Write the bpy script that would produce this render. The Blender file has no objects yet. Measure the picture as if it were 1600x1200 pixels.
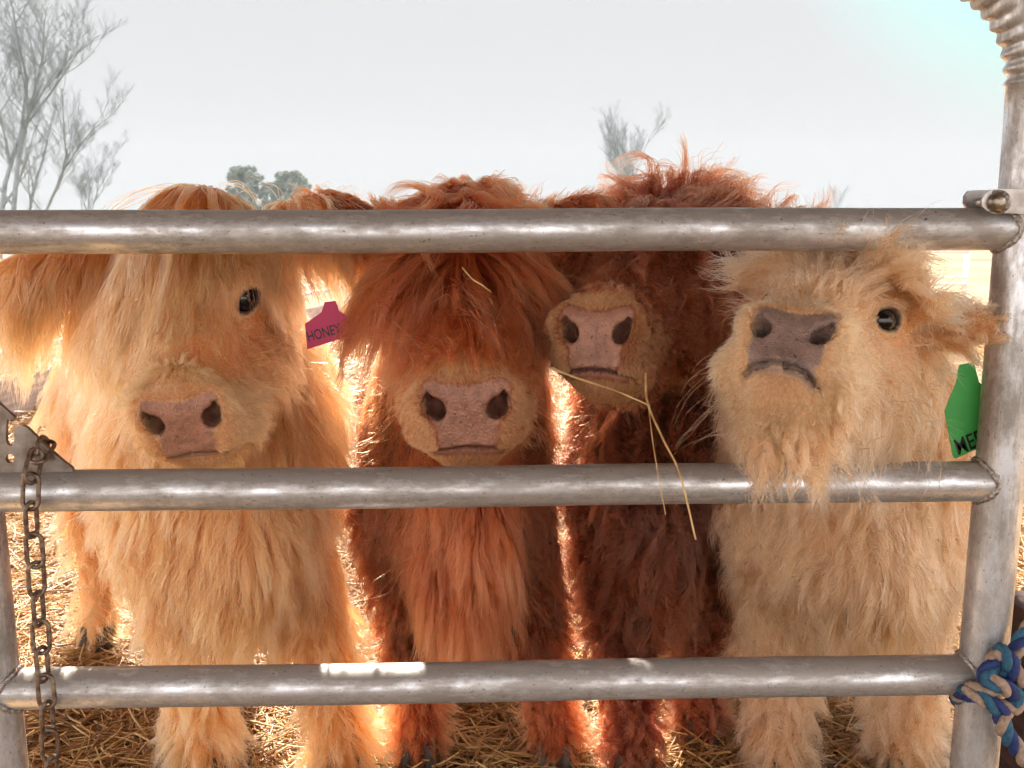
import bpy, bmesh, math, random
import numpy as np
from mathutils import Vector, Matrix, kdtree

R = math.radians
rng = np.random.default_rng(7)
random.seed(7)
scene = bpy.context.scene
col = scene.collection

# ------------------------------------------------------------------ camera
FPX = 1500.0
PITCH = R(9.7)
HC = 0.95
cam_d = bpy.data.cameras.new("camera")
cam = bpy.data.objects.new("camera", cam_d)
col.objects.link(cam)
cam.location = (0, 0, HC)
cam.rotation_euler = (math.pi / 2 - PITCH, 0, 0)
cam_d.sensor_width = 36
cam_d.lens = 36 * FPX / 1600
cam_d.clip_start = 0.05
cam_d.clip_end = 3000
cam_d.dof.use_dof = True
cam_d.dof.focus_distance = 1.28
cam_d.dof.aperture_fstop = 13
scene.camera = cam

# ------------------------------------------------------------------ world + sun
SUN_EL, SUN_AZ = R(46), R(-14)     # azimuth measured from +Y (into the picture) towards +X
world = bpy.data.worlds.new("World")
scene.world = world
world.use_nodes = True
wn = world.node_tree.nodes
wl = world.node_tree.links
wn.clear()
sky = wn.new("ShaderNodeTexSky")
sky.sky_type = 'NISHITA'
sky.sun_disc = False
sky.sun_elevation = SUN_EL
sky.sun_rotation = SUN_AZ
sky.air_density = 1.3
sky.dust_density = 3.0
sky.ozone_density = 1.0
# thin bright cloud veil over nearly the whole sky, torn open to blue up on the right
tc = wn.new("ShaderNodeTexCoord")
mp = wn.new("ShaderNodeMapping"); mp.inputs["Scale"].default_value = (1.0, 1.0, 2.2)
nz = wn.new("ShaderNodeTexNoise"); nz.inputs["Scale"].default_value = 2.2; nz.inputs["Detail"].default_value = 5
dt = wn.new("ShaderNodeVectorMath"); dt.operation = 'DOT_PRODUCT'
gd = Vector((0.62, 1.0, 0.46)).normalized(); dt.inputs[1].default_value = gd
mr = wn.new("ShaderNodeMapRange"); mr.inputs["From Min"].default_value = 0.945; mr.inputs["From Max"].default_value = 0.995
mr.inputs["To Min"].default_value = 1.0; mr.inputs["To Max"].default_value = 0.45; mr.interpolation_type = 'SMOOTHSTEP'
na = wn.new("ShaderNodeMath"); na.operation = 'MULTIPLY_ADD'; na.inputs[1].default_value = 0.9; na.inputs[2].default_value = -0.45
ad = wn.new("ShaderNodeMath"); ad.operation = 'ADD'; ad.use_clamp = True
mixc = wn.new("ShaderNodeMixRGB")
mixc.inputs[2].default_value = (4.12, 4.2, 4.25, 1)
gap = wn.new("ShaderNodeMixRGB"); gap.blend_type = 'MULTIPLY'; gap.inputs[0].default_value = 1; gap.inputs[2].default_value = (0.13, 0.36, 0.31, 1)
bg = wn.new("ShaderNodeBackground")
bg.inputs["Strength"].default_value = 0.1
out = wn.new("ShaderNodeOutputWorld")
wl.new(tc.outputs["Generated"], mp.inputs["Vector"]); wl.new(mp.outputs[0], nz.inputs["Vector"])
wl.new(tc.outputs["Generated"], dt.inputs[0]); wl.new(dt.outputs["Value"], mr.inputs["Value"])
wl.new(nz.outputs["Fac"], na.inputs[0]); wl.new(mr.outputs[0], ad.inputs[0])
mul = wn.new("ShaderNodeMath"); mul.operation = 'MULTIPLY'
inv = wn.new("ShaderNodeMath"); inv.operation = 'SUBTRACT'; inv.inputs[0].default_value = 1.0
wl.new(mr.outputs[0], inv.inputs[1]); wl.new(inv.outputs[0], mul.inputs[0]); wl.new(na.outputs[0], mul.inputs[1]); wl.new(mul.outputs[0], ad.inputs[1])
# cloud dimmer on the sun's side; brightness behind the viewer is added as fill light
sp2 = wn.new("ShaderNodeVectorMath"); sp2.operation = 'DOT_PRODUCT'; sp2.inputs[1].default_value = (0.0, 0.93, 0.36)
mr2 = wn.new("ShaderNodeMapRange"); mr2.inputs["From Min"].default_value = -0.1; mr2.inputs["From Max"].default_value = 0.45; mr2.interpolation_type = 'SMOOTHSTEP'
wl.new(tc.outputs["Generated"], sp2.inputs[0]); wl.new(sp2.outputs["Value"], mr2.inputs["Value"])
cl2 = wn.new("ShaderNodeMixRGB"); cl2.inputs[1].default_value = (5.7, 5.25, 5.1, 1); cl2.inputs[2].default_value = (1.30, 1.30, 1.32, 1)
wl.new(mr2.outputs[0], cl2.inputs[0]); wl.new(cl2.outputs[0], mixc.inputs[2])
wl.new(ad.outputs[0], mixc.inputs[0])
wl.new(sky.outputs[0], gap.inputs[1]); wl.new(gap.outputs[0], mixc.inputs[1]); wl.new(mixc.outputs[0], bg.inputs["Color"]); wl.new(bg.outputs[0], out.inputs["Surface"])

sd = bpy.data.lights.new("sun", 'SUN')
sd.energy = 3.7
sd.angle = R(0.6)
sd.color = (1.0, 0.93, 0.82)
sun = bpy.data.objects.new("sun", sd)
col.objects.link(sun)
sdir = Vector((math.sin(SUN_AZ) * math.cos(SUN_EL), math.cos(SUN_AZ) * math.cos(SUN_EL), math.sin(SUN_EL)))
sun.rotation_euler = sdir.to_track_quat('Z', 'Y').to_euler()

vs = scene.view_settings
vs.view_transform = 'Standard'; vs.look = 'None'; vs.gamma = 1; vs.exposure = 2.58
scene.render.engine = 'CYCLES'
cy = scene.cycles
cy.max_bounces = 14; cy.diffuse_bounces = 4; cy.glossy_bounces = 10; cy.transmission_bounces = 12; cy.transparent_max_bounces = 8
cy.use_denoising = True
cy.use_adaptive_sampling = True
cy.adaptive_threshold = 0.03
cy.sample_clamp_indirect = 6.0
try:
    scene.cycles_curves.shape = 'RIBBONS'
    scene.cycles_curves.subdivisions = 2
except Exception:
    pass

# ------------------------------------------------------------------ helpers
sp, cp = math.sin(PITCH), math.cos(PITCH)

def ray(px, py):
    a = (px - 800) / FPX; b = (600 - py) / FPX
    return np.array([a, cp + b * sp, -sp + b * cp])

def P(px, py, Y):
    d = ray(px, py)
    return np.array([0, 0, HC]) + d * (Y / d[1])

def G(px, py, z=0.0):
    d = ray(px, py)
    return np.array([0, 0, HC]) + d * ((z - HC) / d[2])

GY, GK = 1.10, 0.036           # gate plane y = GY + GK*x
def Pg(px, py, off=0.0):
    d = ray(px, py)
    t = (GY + off) / (d[1] - GK * d[0])
    return np.array([0, 0, HC]) + d * t

def props(o, label=None, cat=None, group=None, kind=None):
    if label: o["label"] = label
    if cat: o["category"] = cat
    if group: o["group"] = group
    if kind: o["kind"] = kind
    return o

def world_of(o):
    m = Matrix.LocRotScale(o.location, o.rotation_euler, o.scale)
    return world_of(o.parent) @ o.matrix_parent_inverse @ m if o.parent else m

def setparent(o, parent):
    if parent is not None:
        o.parent = parent
        o.matrix_parent_inverse = world_of(parent).inverted()

def empty(name, loc):
    o = bpy.data.objects.new(name, None)
    o.empty_display_size = 0.1
    col.objects.link(o)
    o.location = Vector([float(v) for v in loc])
    return o

def mesh_obj(name, verts, faces, m, parent=None, smooth=True):
    me = bpy.data.meshes.new(name)
    me.from_pydata([tuple(map(float, v)) for v in verts], [], [tuple(int(i) for i in f) for f in faces])
    me.update()
    if smooth: me.polygons.foreach_set("use_smooth", [True] * len(me.polygons))
    if m: me.materials.append(m)
    o = bpy.data.objects.new(name, me)
    col.objects.link(o)
    setparent(o, parent)
    return o

def bm_obj(name, bm, m, parent=None, smooth=True, bevel=0.0):
    me = bpy.data.meshes.new(name)
    bmesh.ops.recalc_face_normals(bm, faces=bm.faces)
    bm.to_mesh(me); bm.free()
    if smooth: me.polygons.foreach_set("use_smooth", [True] * len(me.polygons))
    if m: me.materials.append(m)
    o = bpy.data.objects.new(name, me)
    col.objects.link(o)
    setparent(o, parent)
    if bevel:
        b = o.modifiers.new("bevel", 'BEVEL'); b.width = bevel; b.segments = 2; b.limit_method = 'ANGLE'
    return o

def tube(path, radii, seg=24, closed=False, cap=True):
    """verts, faces of a swept tube"""
    path = np.asarray(path, float); n = len(path)
    radii = np.full(n, radii) if np.isscalar(radii) else np.asarray(radii, float)
    if closed: T = np.roll(path, -1, 0) - np.roll(path, 1, 0)
    else: T = np.gradient(path, axis=0)
    T /= np.linalg.norm(T, axis=1)[:, None] + 1e-12
    up = np.array([0, 0, 1.0]) if abs(T[0][2]) < 0.9 else np.array([0, 1.0, 0])
    N = np.cross(T[0], up); N /= np.linalg.norm(N)
    V = []; ang = np.linspace(0, 2 * np.pi, seg, endpoint=False)
    for i in range(n):
        N = N - T[i] * N.dot(T[i]); N /= np.linalg.norm(N)
        B = np.cross(T[i], N)
        V.append(path[i] + radii[i] * (np.cos(ang)[:, None] * N + np.sin(ang)[:, None] * B))
    V = np.concatenate(V)
    F = []
    m = n if closed else n - 1
    for i in range(m):
        a = i * seg; b = ((i + 1) % n) * seg
        for k in range(seg):
            k2 = (k + 1) % seg
            F.append((a + k, a + k2, b + k2, b + k))
    if cap and not closed:
        F.append(tuple(range(seg))[::-1]); F.append(tuple(range((n - 1) * seg, n * seg)))
    return V, F

class MB:
    def __init__(s): s.v = []; s.f = []; s.n = 0
    def add(s, V, F):
        s.v.append(np.asarray(V, float)); s.f += [tuple(i + s.n for i in f) for f in F]; s.n += len(V)
    def tube(s, *a, **k): s.add(*tube(*a, **k))
    def box(s, lo, hi):
        x0, y0, z0 = lo; x1, y1, z1 = hi
        V = [(x0,y0,z0),(x1,y0,z0),(x1,y1,z0),(x0,y1,z0),(x0,y0,z1),(x1,y0,z1),(x1,y1,z1),(x0,y1,z1)]
        s.add(V, [(3,2,1,0),(4,5,6,7),(0,1,5,4),(1,2,6,5),(2,3,7,6),(3,0,4,7)])
    def build(s, name, m, parent=None, smooth=True):
        return mesh_obj(name, np.concatenate(s.v), s.f, m, parent, smooth)

def spline(pts, n):
    """Catmull-Rom through pts"""
    pts = np.asarray(pts, float)
    q = np.vstack([2 * pts[0] - pts[1], pts, 2 * pts[-1] - pts[-2]])
    o = []
    m = len(pts) - 1
    for s in np.linspace(0, m - 1e-6, n):
        i = int(s); t = s - i
        a, b, c, d = q[i], q[i + 1], q[i + 2], q[i + 3]
        o.append(0.5 * ((2 * b) + (-a + c) * t + (2 * a - 5 * b + 4 * c - d) * t * t + (-a + 3 * b - 3 * c + d) * t ** 3))
    return np.array(o)

# ------------------------------------------------------------------ materials
def newmat(name):
    m = bpy.data.materials.new(name); m.use_nodes = True
    n = m.node_tree.nodes; n.clear()
    o = n.new("ShaderNodeOutputMaterial")
    return m, n, m.node_tree.links, o

def noise_mat(name, c1, c2, scale=20, rough=0.8, detail=6, bump=0.0, bscale=None, metallic=0.0, coords="Object", stretch=(1, 1, 1), lo=0.35, hi=0.65, spec=0.5):
    m, n, l, o = newmat(name)
    b = n.new("ShaderNodeBsdfPrincipled")
    t = n.new("ShaderNodeTexCoord"); mpn = n.new("ShaderNodeMapping"); mpn.inputs["Scale"].default_value = stretch
    z = n.new("ShaderNodeTexNoise"); z.inputs["Scale"].default_value = scale; z.inputs["Detail"].default_value = detail
    r = n.new("ShaderNodeValToRGB")
    r.color_ramp.elements[0].position = lo; r.color_ramp.elements[0].color = (*c1, 1)
    r.color_ramp.elements[1].position = hi; r.color_ramp.elements[1].color = (*c2, 1)
    l.new(t.outputs[coords], mpn.inputs[0]); l.new(mpn.outputs[0], z.inputs["Vector"]); l.new(z.outputs["Fac"], r.inputs[0]); l.new(r.outputs[0], b.inputs["Base Color"])
    b.inputs["Roughness"].default_value = rough; b.inputs["Metallic"].default_value = metallic
    b.inputs["Specular IOR Level"].default_value = spec
    if bump:
        z2 = n.new("ShaderNodeTexNoise"); z2.inputs["Scale"].default_value = bscale or scale * 3; z2.inputs["Detail"].default_value = 5
        bp = n.new("ShaderNodeBump"); bp.inputs["Strength"].default_value = bump; bp.inputs["Distance"].default_value = 0.002
        l.new(mpn.outputs[0], z2.inputs["Vector"]); l.new(z2.outputs["Fac"], bp.inputs["Height"]); l.new(bp.outputs[0], b.inputs["Normal"])
    l.new(b.outputs[0], o.inputs[0])
    return m

def steel_mat(name, axis):
    """galvanised pipe: metal with brown film, streaks along the pipe and small pits"""
    m, n, l, o = newmat(name)
    b = n.new("ShaderNodeBsdfPrincipled")
    t = n.new("ShaderNodeTexCoord")
    def mapping(s):
        q = n.new("ShaderNodeMapping"); q.inputs["Scale"].default_value = s; l.new(t.outputs["Object"], q.inputs[0]); return q
    st = (5, 60, 60) if axis == 0 else (60, 60, 5)
    m1 = mapping(st); m2 = mapping((14, 30, 30) if axis == 0 else (30, 30, 14)); m3 = mapping((220, 330, 330) if axis == 0 else (330, 330, 220))
    def nz_(mp_, sc, d, rg=0.6):
        z = n.new("ShaderNodeTexNoise"); z.inputs["Scale"].default_value = sc; z.inputs["Detail"].default_value = d; z.inputs["Roughness"].default_value = rg
        l.new(mp_.outputs[0], z.inputs["Vector"]); return z
    a = nz_(m1, 1.0, 8, 0.7); bb = nz_(m2, 1.0, 8, 0.72); c = nz_(m3, 1.0, 3)
    r1 = n.new("ShaderNodeValToRGB")
    e = r1.color_ramp.elements
    e[0].position = 0.42; e[0].color = (0.32, 0.30, 0.28, 1)
    e[1].position = 0.58; e[1].color = (0.74, 0.79, 0.86, 1)
    k = r1.color_ramp.elements.new(0.5); k.color = (0.49, 0.49, 0.49, 1)
    add = n.new("ShaderNodeMath"); add.operation = 'ADD'
    mul1 = n.new("ShaderNodeMath"); mul1.operation = 'MULTIPLY'; mul1.inputs[1].default_value = 0.35
    mul2 = n.new("ShaderNodeMath"); mul2.operation = 'MULTIPLY'; mul2.inputs[1].default_value = 0.65
    l.new(a.outputs["Fac"], mul1.inputs[0]); l.new(bb.outputs["Fac"], mul2.inputs[0]); 
    add0 = n.new("ShaderNodeMath"); add0.operation = 'ADD'
    l.new(mul1.outputs[0], add0.inputs[0]); l.new(mul2.outputs[0], add0.inputs[1]); l.new(add0.outputs[0], add.inputs[0])
    sep = n.new("ShaderNodeSeparateXYZ"); l.new(t.outputs["Normal"], sep.inputs[0])      # upper side darkened in colour, standing in for a roof's dim reflection
    dz = n.new("ShaderNodeMapRange"); dz.inputs["From Min"].default_value = 0.15; dz.inputs["From Max"].default_value = 0.75
    dz.inputs["To Min"].default_value = 0.0; dz.inputs["To Max"].default_value = -0.09 if axis == 0 else 0.0
    l.new(sep.outputs["Z"], dz.inputs["Value"]); l.new(dz.outputs[0], add.inputs[1])
    l.new(add.outputs[0], r1.inputs[0])
    pit = n.new("ShaderNodeValToRGB"); pit.color_ramp.elements[0].position = 0.27; pit.color_ramp.elements[0].color = (0.28, 0.22, 0.18, 1)
    pit.color_ramp.elements[1].position = 0.37; pit.color_ramp.elements[1].color = (1, 1, 1, 1)
    l.new(c.outputs["Fac"], pit.inputs[0])
    mx = n.new("ShaderNodeMixRGB"); mx.blend_type = 'MULTIPLY'; mx.inputs[0].default_value = 1
    l.new(r1.outputs[0], mx.inputs[1]); l.new(pit.outputs[0], mx.inputs[2]); l.new(mx.outputs[0], b.inputs["Base Color"])
    rr = n.new("ShaderNodeMapRange"); rr.inputs["From Min"].default_value = 0.44; rr.inputs["From Max"].default_value = 0.56
    rr.inputs["To Min"].default_value = 0.55; rr.inputs["To Max"].default_value = 0.38
    l.new(add.outputs[0], rr.inputs["Value"]); l.new(rr.outputs[0], b.inputs["Roughness"])
    mm = n.new("ShaderNodeMapRange"); mm.inputs["From Min"].default_value = 0.35; mm.inputs["From Max"].default_value = 0.6
    mm.inputs["To Min"].default_value = 0.35; mm.inputs["To Max"].default_value = 0.95
    l.new(add.outputs[0], mm.inputs["Value"]); l.new(mm.outputs[0], b.inputs["Metallic"])
    bp = n.new("ShaderNodeBump"); bp.inputs["Strength"].default_value = 0.5; bp.inputs["Distance"].default_value = 0.0008
    l.new(bb.outputs["Fac"], bp.inputs["Height"]); l.new(bp.outputs[0], b.inputs["Normal"])
    l.new(b.outputs[0], o.inputs[0])
    return m

def fur_mat(name, root, mid, tip, rough=0.32, var=0.35, kind='hair'):
    """hair strand material; tone varies per strand (attribute) and from root to tip"""
    m, n, l, o = newmat(name)
    at = n.new("ShaderNodeAttribute"); at.attribute_name = "tone"; at.attribute_type = 'GEOMETRY'
    hi = n.new("ShaderNodeHairInfo")
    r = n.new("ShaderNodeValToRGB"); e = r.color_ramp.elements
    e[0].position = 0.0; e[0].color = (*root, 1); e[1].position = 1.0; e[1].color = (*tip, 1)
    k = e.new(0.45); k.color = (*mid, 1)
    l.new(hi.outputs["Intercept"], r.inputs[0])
    mr = n.new("ShaderNodeMapRange"); mr.inputs["To Min"].default_value = 1 - var; mr.inputs["To Max"].default_value = 1 + var
    l.new(at.outputs["Fac"], mr.inputs["Value"])
    mx = n.new("ShaderNodeVectorMath"); mx.operation = 'SCALE'
    l.new(r.outputs[0], mx.inputs[0]); l.new(mr.outputs[0], mx.inputs["Scale"])
    if kind == 'hair':
        b = n.new("ShaderNodeBsdfHairPrincipled"); b.model = 'CHIANG'; b.parametrization = 'COLOR'
        b.inputs["Roughness"].default_value = rough
        b.inputs["Radial Roughness"].default_value = 0.45
        b.inputs["Random Roughness"].default_value = 0.1
        l.new(mx.outputs[0], b.inputs["Color"])
        l.new(b.outputs[0], o.inputs[0])
    else:
        d = n.new("ShaderNodeBsdfDiffuse"); t = n.new("ShaderNodeBsdfTranslucent"); s = n.new("ShaderNodeMixShader"); s.inputs[0].default_value = 0.45
        l.new(mx.outputs[0], d.inputs[0]); l.new(mx.outputs[0], t.inputs[0]); l.new(d.outputs[0], s.inputs[1]); l.new(t.outputs[0], s.inputs[2]); l.new(s.outputs[0], o.inputs[0])
    return m

def plain(name, c, rough=0.6, metallic=0.0, spec=0.5, coat=0.0):
    m, n, l, o = newmat(name)
    b = n.new("ShaderNodeBsdfPrincipled"); b.inputs["Base Color"].default_value = (*c, 1); b.inputs["Roughness"].default_value = rough
    b.inputs["Metallic"].default_value = metallic; b.inputs["Specular IOR Level"].default_value = spec
    b.inputs["Coat Weight"].default_value = coat; b.inputs["Coat Roughness"].default_value = 0.05
    l.new(b.outputs[0], o.inputs[0]); return m

def hide_mat(name, fur, pad, dark, bumpscale=260):
    """the animal's surface: fur-coloured hide, bare nose skin, dark lids and nostrils (painted by attribute)"""
    m, n, l, o = newmat(name)
    b = n.new("ShaderNodeBsdfPrincipled")
    a = n.new("ShaderNodeAttribute"); a.attribute_name = "skin"; a.attribute_type = 'GEOMETRY'
    s = n.new("ShaderNodeSeparateColor"); l.new(a.outputs["Color"], s.inputs[0])
    t = n.new("ShaderNodeTexCoord")
    z = n.new("ShaderNodeTexNoise"); z.inputs["Scale"].default_value = 70; z.inputs["Detail"].default_value = 6; l.new(t.outputs["Object"], z.inputs["Vector"])
    r = n.new("ShaderNodeValToRGB"); r.color_ramp.elements[0].position = 0.33; r.color_ramp.elements[1].position = 0.68
    r.color_ramp.elements[0].color = (*[x * 0.72 for x in pad], 1); r.color_ramp.elements[1].color = (*[min(1, x * 1.15) for x in pad], 1)
    l.new(z.outputs["Fac"], r.inputs[0])
    sp_ = n.new("ShaderNodeTexNoise"); sp_.inputs["Scale"].default_value = 260; sp_.inputs["Detail"].default_value = 2; l.new(t.outputs["Object"], sp_.inputs["Vector"])
    rs = n.new("ShaderNodeValToRGB"); rs.color_ramp.elements[0].position = 0.27; rs.color_ramp.elements[0].color = (0.35, 0.25, 0.22, 1); rs.color_ramp.elements[1].position = 0.36; rs.color_ramp.elements[1].color = (1, 1, 1, 1)
    l.new(sp_.outputs["Fac"], rs.inputs[0])
    ml = n.new("ShaderNodeMixRGB"); ml.blend_type = 'MULTIPLY'; ml.inputs[0].default_value = 1; l.new(r.outputs[0], ml.inputs[1]); l.new(rs.outputs[0], ml.inputs[2])
    m1 = n.new("ShaderNodeMixRGB"); m1.inputs[1].default_value = (*fur, 1); l.new(s.outputs[0], m1.inputs[0]); l.new(ml.outputs[0], m1.inputs[2])
    m2 = n.new("ShaderNodeMixRGB"); m2.inputs[2].default_value = (*dark, 1); l.new(s.outputs[1], m2.inputs[0]); l.new(m1.outputs[0], m2.inputs[1])
    l.new(m2.outputs[0], b.inputs["Base Color"])
    rg = n.new("ShaderNodeMapRange"); rg.inputs["To Min"].default_value = 0.9; rg.inputs["To Max"].default_value = 0.34; l.new(s.outputs[0], rg.inputs["Value"]); l.new(rg.outputs[0], b.inputs["Roughness"])
    vo = n.new("ShaderNodeTexVoronoi"); vo.inputs["Scale"].default_value = bumpscale; l.new(t.outputs["Object"], vo.inputs["Vector"])
    bp = n.new("ShaderNodeBump"); bp.inputs["Distance"].default_value = 0.0012; bp.invert = True
    l.new(s.outputs[0], bp.inputs["Strength"]); l.new(vo.outputs["Distance"], bp.inputs["Height"]); l.new(bp.outputs[0], b.inputs["Normal"])
    b.inputs["Specular IOR Level"].default_value = 0.42
    b.inputs["Subsurface Weight"].default_value = 0.15
    b.inputs["Subsurface Radius"].default_value = (0.01, 0.004, 0.002)
    b.inputs["Subsurface Scale"].default_value = 0.5
    l.new(b.outputs[0], o.inputs[0]); return m


f32 = np.float32
QUAL = 1.0
def make_hair(name, pts, rad, tone, mat, root, lab=None):
    """pts (N,M,3), rad (N,M), tone (N,) -> one CURVES object"""
    N, M = pts.shape[:2]
    hc = bpy.data.hair_curves.new(name)
    hc.add_curves([M] * N)
    hc.position_data.foreach_set("vector", pts.astype(f32).ravel())
    ra = hc.attributes.get("radius") or hc.attributes.new("radius", 'FLOAT', 'POINT')
    ra.data.foreach_set("value", rad.astype(f32).ravel())
    ta = hc.attributes.new("tone", 'FLOAT', 'CURVE')
    ta.data.foreach_set("value", tone.astype(f32))
    hc.materials.append(mat)
    o = bpy.data.objects.new(name, hc); col.objects.link(o); setparent(o, root)
    if lab: o["label"] = lab
    return o

# ------------------------------------------------------------------ ground, straw, field
def ground_sheet(name, x0, x1, y0, y1, z, m, nx=60, ny=60, amp=0.0, lab=None):
    xs = np.linspace(x0, x1, nx); ys = np.linspace(y0, y1, ny)
    X, Y = np.meshgrid(xs, ys, indexing='ij')
    Z = z + amp * (np.sin(X * 1.7 + 0.6) * np.sin(Y * 1.3) + 0.5 * np.sin(X * 4.1 + Y * 2.2))
    V = np.stack([X.ravel(), Y.ravel(), Z.ravel()], 1)
    F = [(i * ny + j, (i + 1) * ny + j, (i + 1) * ny + j + 1, i * ny + j + 1) for i in range(nx - 1) for j in range(ny - 1)]
    o = mesh_obj(name, V, F, m); props(o, lab, None, None, "structure"); return o

m_field = noise_mat("dry_field", (0.11, 0.07, 0.035), (0.27, 0.19, 0.10), 0.35, 0.95, 9, 0.4, 6)
m_bed = noise_mat("straw_bed", (0.12, 0.06, 0.02), (0.38, 0.22, 0.08), 38, 0.9, 8, 1.0, 60)
m_straw = None
ground_sheet("ground", -900, 900, -60, 1500, -0.03, m_field, 40, 60, lab="tan dry field reaching to the horizon")
ground_sheet("pen_floor", -4.2, 4.2, -1.0, 9.6, -0.012, m_bed, 120, 140, 0.004, lab="trampled straw floor of the pen")

def straw():
    m, n, l, o = newmat("straw_stalk")
    at = n.new("ShaderNodeAttribute"); at.attribute_name = "tone"; at.attribute_type = 'GEOMETRY'
    r = n.new("ShaderNodeValToRGB"); e = r.color_ramp.elements
    e[0].color = (0.17, 0.075, 0.022, 1); e[1].color = (0.64, 0.44, 0.19, 1); k = e.new(0.5); k.color = (0.40, 0.21, 0.065, 1)
    l.new(at.outputs["Fac"], r.inputs[0])
    b = n.new("ShaderNodeBsdfPrincipled"); b.inputs["Roughness"].default_value = 0.38
    l.new(r.outputs[0], b.inputs["Base Color"]); l.new(b.outputs[0], o.inputs[0])
    g = np.random.default_rng(5)
    N = int(52000 * QUAL)
    Y = 1.15 + (g.random(N) ** 1.9) * 6.5
    X = (g.random(N) * 2 - 1) * (0.62 * Y + 0.5)
    Z = np.abs(g.normal(size=N)) * 0.013 + 0.002
    L = g.uniform(0.04, 0.2, N) * (1 + 0.12 * (Y - 1)); a = g.uniform(0, 6.28, N)
    tilt = g.normal(size=N) * 0.16 + (g.random(N) < 0.05) * g.uniform(0.2, 0.7, N)
    d = np.stack([np.cos(a) * np.cos(tilt), np.sin(a) * np.cos(tilt), np.sin(tilt)], 1)
    side = np.stack([-np.sin(a), np.cos(a), np.zeros(N)], 1)
    bend = g.normal(size=N) * 0.10
    pts = []
    for t in np.linspace(-0.5, 0.5, 4):
        p = np.stack([X, Y, Z], 1) + d * (L * t)[:, None] + side * (bend * L * (0.25 - t * t) * 4)[:, None]
        p[:, 2] = np.maximum(p[:, 2], 0.001); pts.append(p)
    pts = np.stack(pts, 1)
    rad = (g.uniform(0.0007, 0.0017, N) * (1 + 0.16 * (Y - 1)))[:, None] * np.array([[1, 1, 1, 0.8]])
    o_ = make_hair("straw_litter", pts, rad, np.clip(g.normal(0.5, 0.28, N), 0, 1), m, None)
    props(o_, "loose golden straw littered over the pen floor", "straw", None, "stuff")
    return m
m_straw = straw()

# ------------------------------------------------------------------ pen fence
m_pipe = plain("pale_pipe", (0.72, 0.70, 0.68), 0.35, 0.3)
m_board = noise_mat("weathered_board", (0.30, 0.23, 0.21), (0.50, 0.41, 0.38), 7, 0.85, 8, 0.4, 40, stretch=(1, 1, 8))
m_wire = plain("wire", (0.35, 0.30, 0.28), 0.5, 0.6)
def fence(A, B, label, board=True, nposts=5):
    A = np.array(A, float); B = np.array(B, float); d = B - A; Ln = np.linalg.norm(d); d /= Ln
    root = empty("pen_fence", (A[0], A[1], 0)); props(root, label, "fence")
    pt = lambda t, z, o=0.0: np.array([A[0] + d[0] * t - d[1] * o, A[1] + d[1] * t + d[0] * o, z])
    for z in (0.31, 0.38, 0.64, 0.87):
        b = MB(); b.tube([pt(0, z), pt(Ln, z)], 0.018 if z != 0.38 else 0.010, 12); b.build("rail", m_pipe, root)
    for i in range(nposts):
        t = Ln * i / (nposts - 1)
        b = MB(); b.tube([pt(t, -0.02, 0.035), pt(t, 0.91, 0.035)], 0.028, 14); b.build("post", m_pipe, root)
    if board:
        b = MB()
        b.add([pt(0, 0, -0.03), pt(Ln, 0, -0.03), pt(Ln, 0.185, -0.03), pt(0, 0.185, -0.03), pt(0, 0, -0.075), pt(Ln, 0, -0.075), pt(Ln, 0.185, -0.075), pt(0, 0.185, -0.075)],
              [(0, 1, 2, 3), (7, 6, 5, 4), (0, 4, 5, 1), (1, 5, 6, 2), (2, 6, 7, 3), (3, 7, 4, 0)])
        b.build("kickboard", m_board, root, smooth=False)
    b = MB()
    for i in range(int(Ln / 0.15)):
        t = i * 0.15; b.tube([pt(t, 0.0, -0.022), pt(t, 0.86, -0.022)], 0.0014, 5, cap=False)
    for z in (0.1, 0.22, 0.45, 0.55, 0.74, 0.81): b.tube([pt(0, z, -0.025), pt(Ln, z, -0.025)], 0.0014, 5, cap=False)
    b.build("wire_mesh", m_wire, root)
fence((-2.75, 3.2), (-1.6, 9.6), "pale pipe and wire pen fence with a weathered kickboard, left of the cream calf")
fence((-1.5, 9.75), (4.6, 9.75), "low pale pipe fence closing the back of the pen, seen right of the pale calf", nposts=4)

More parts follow.
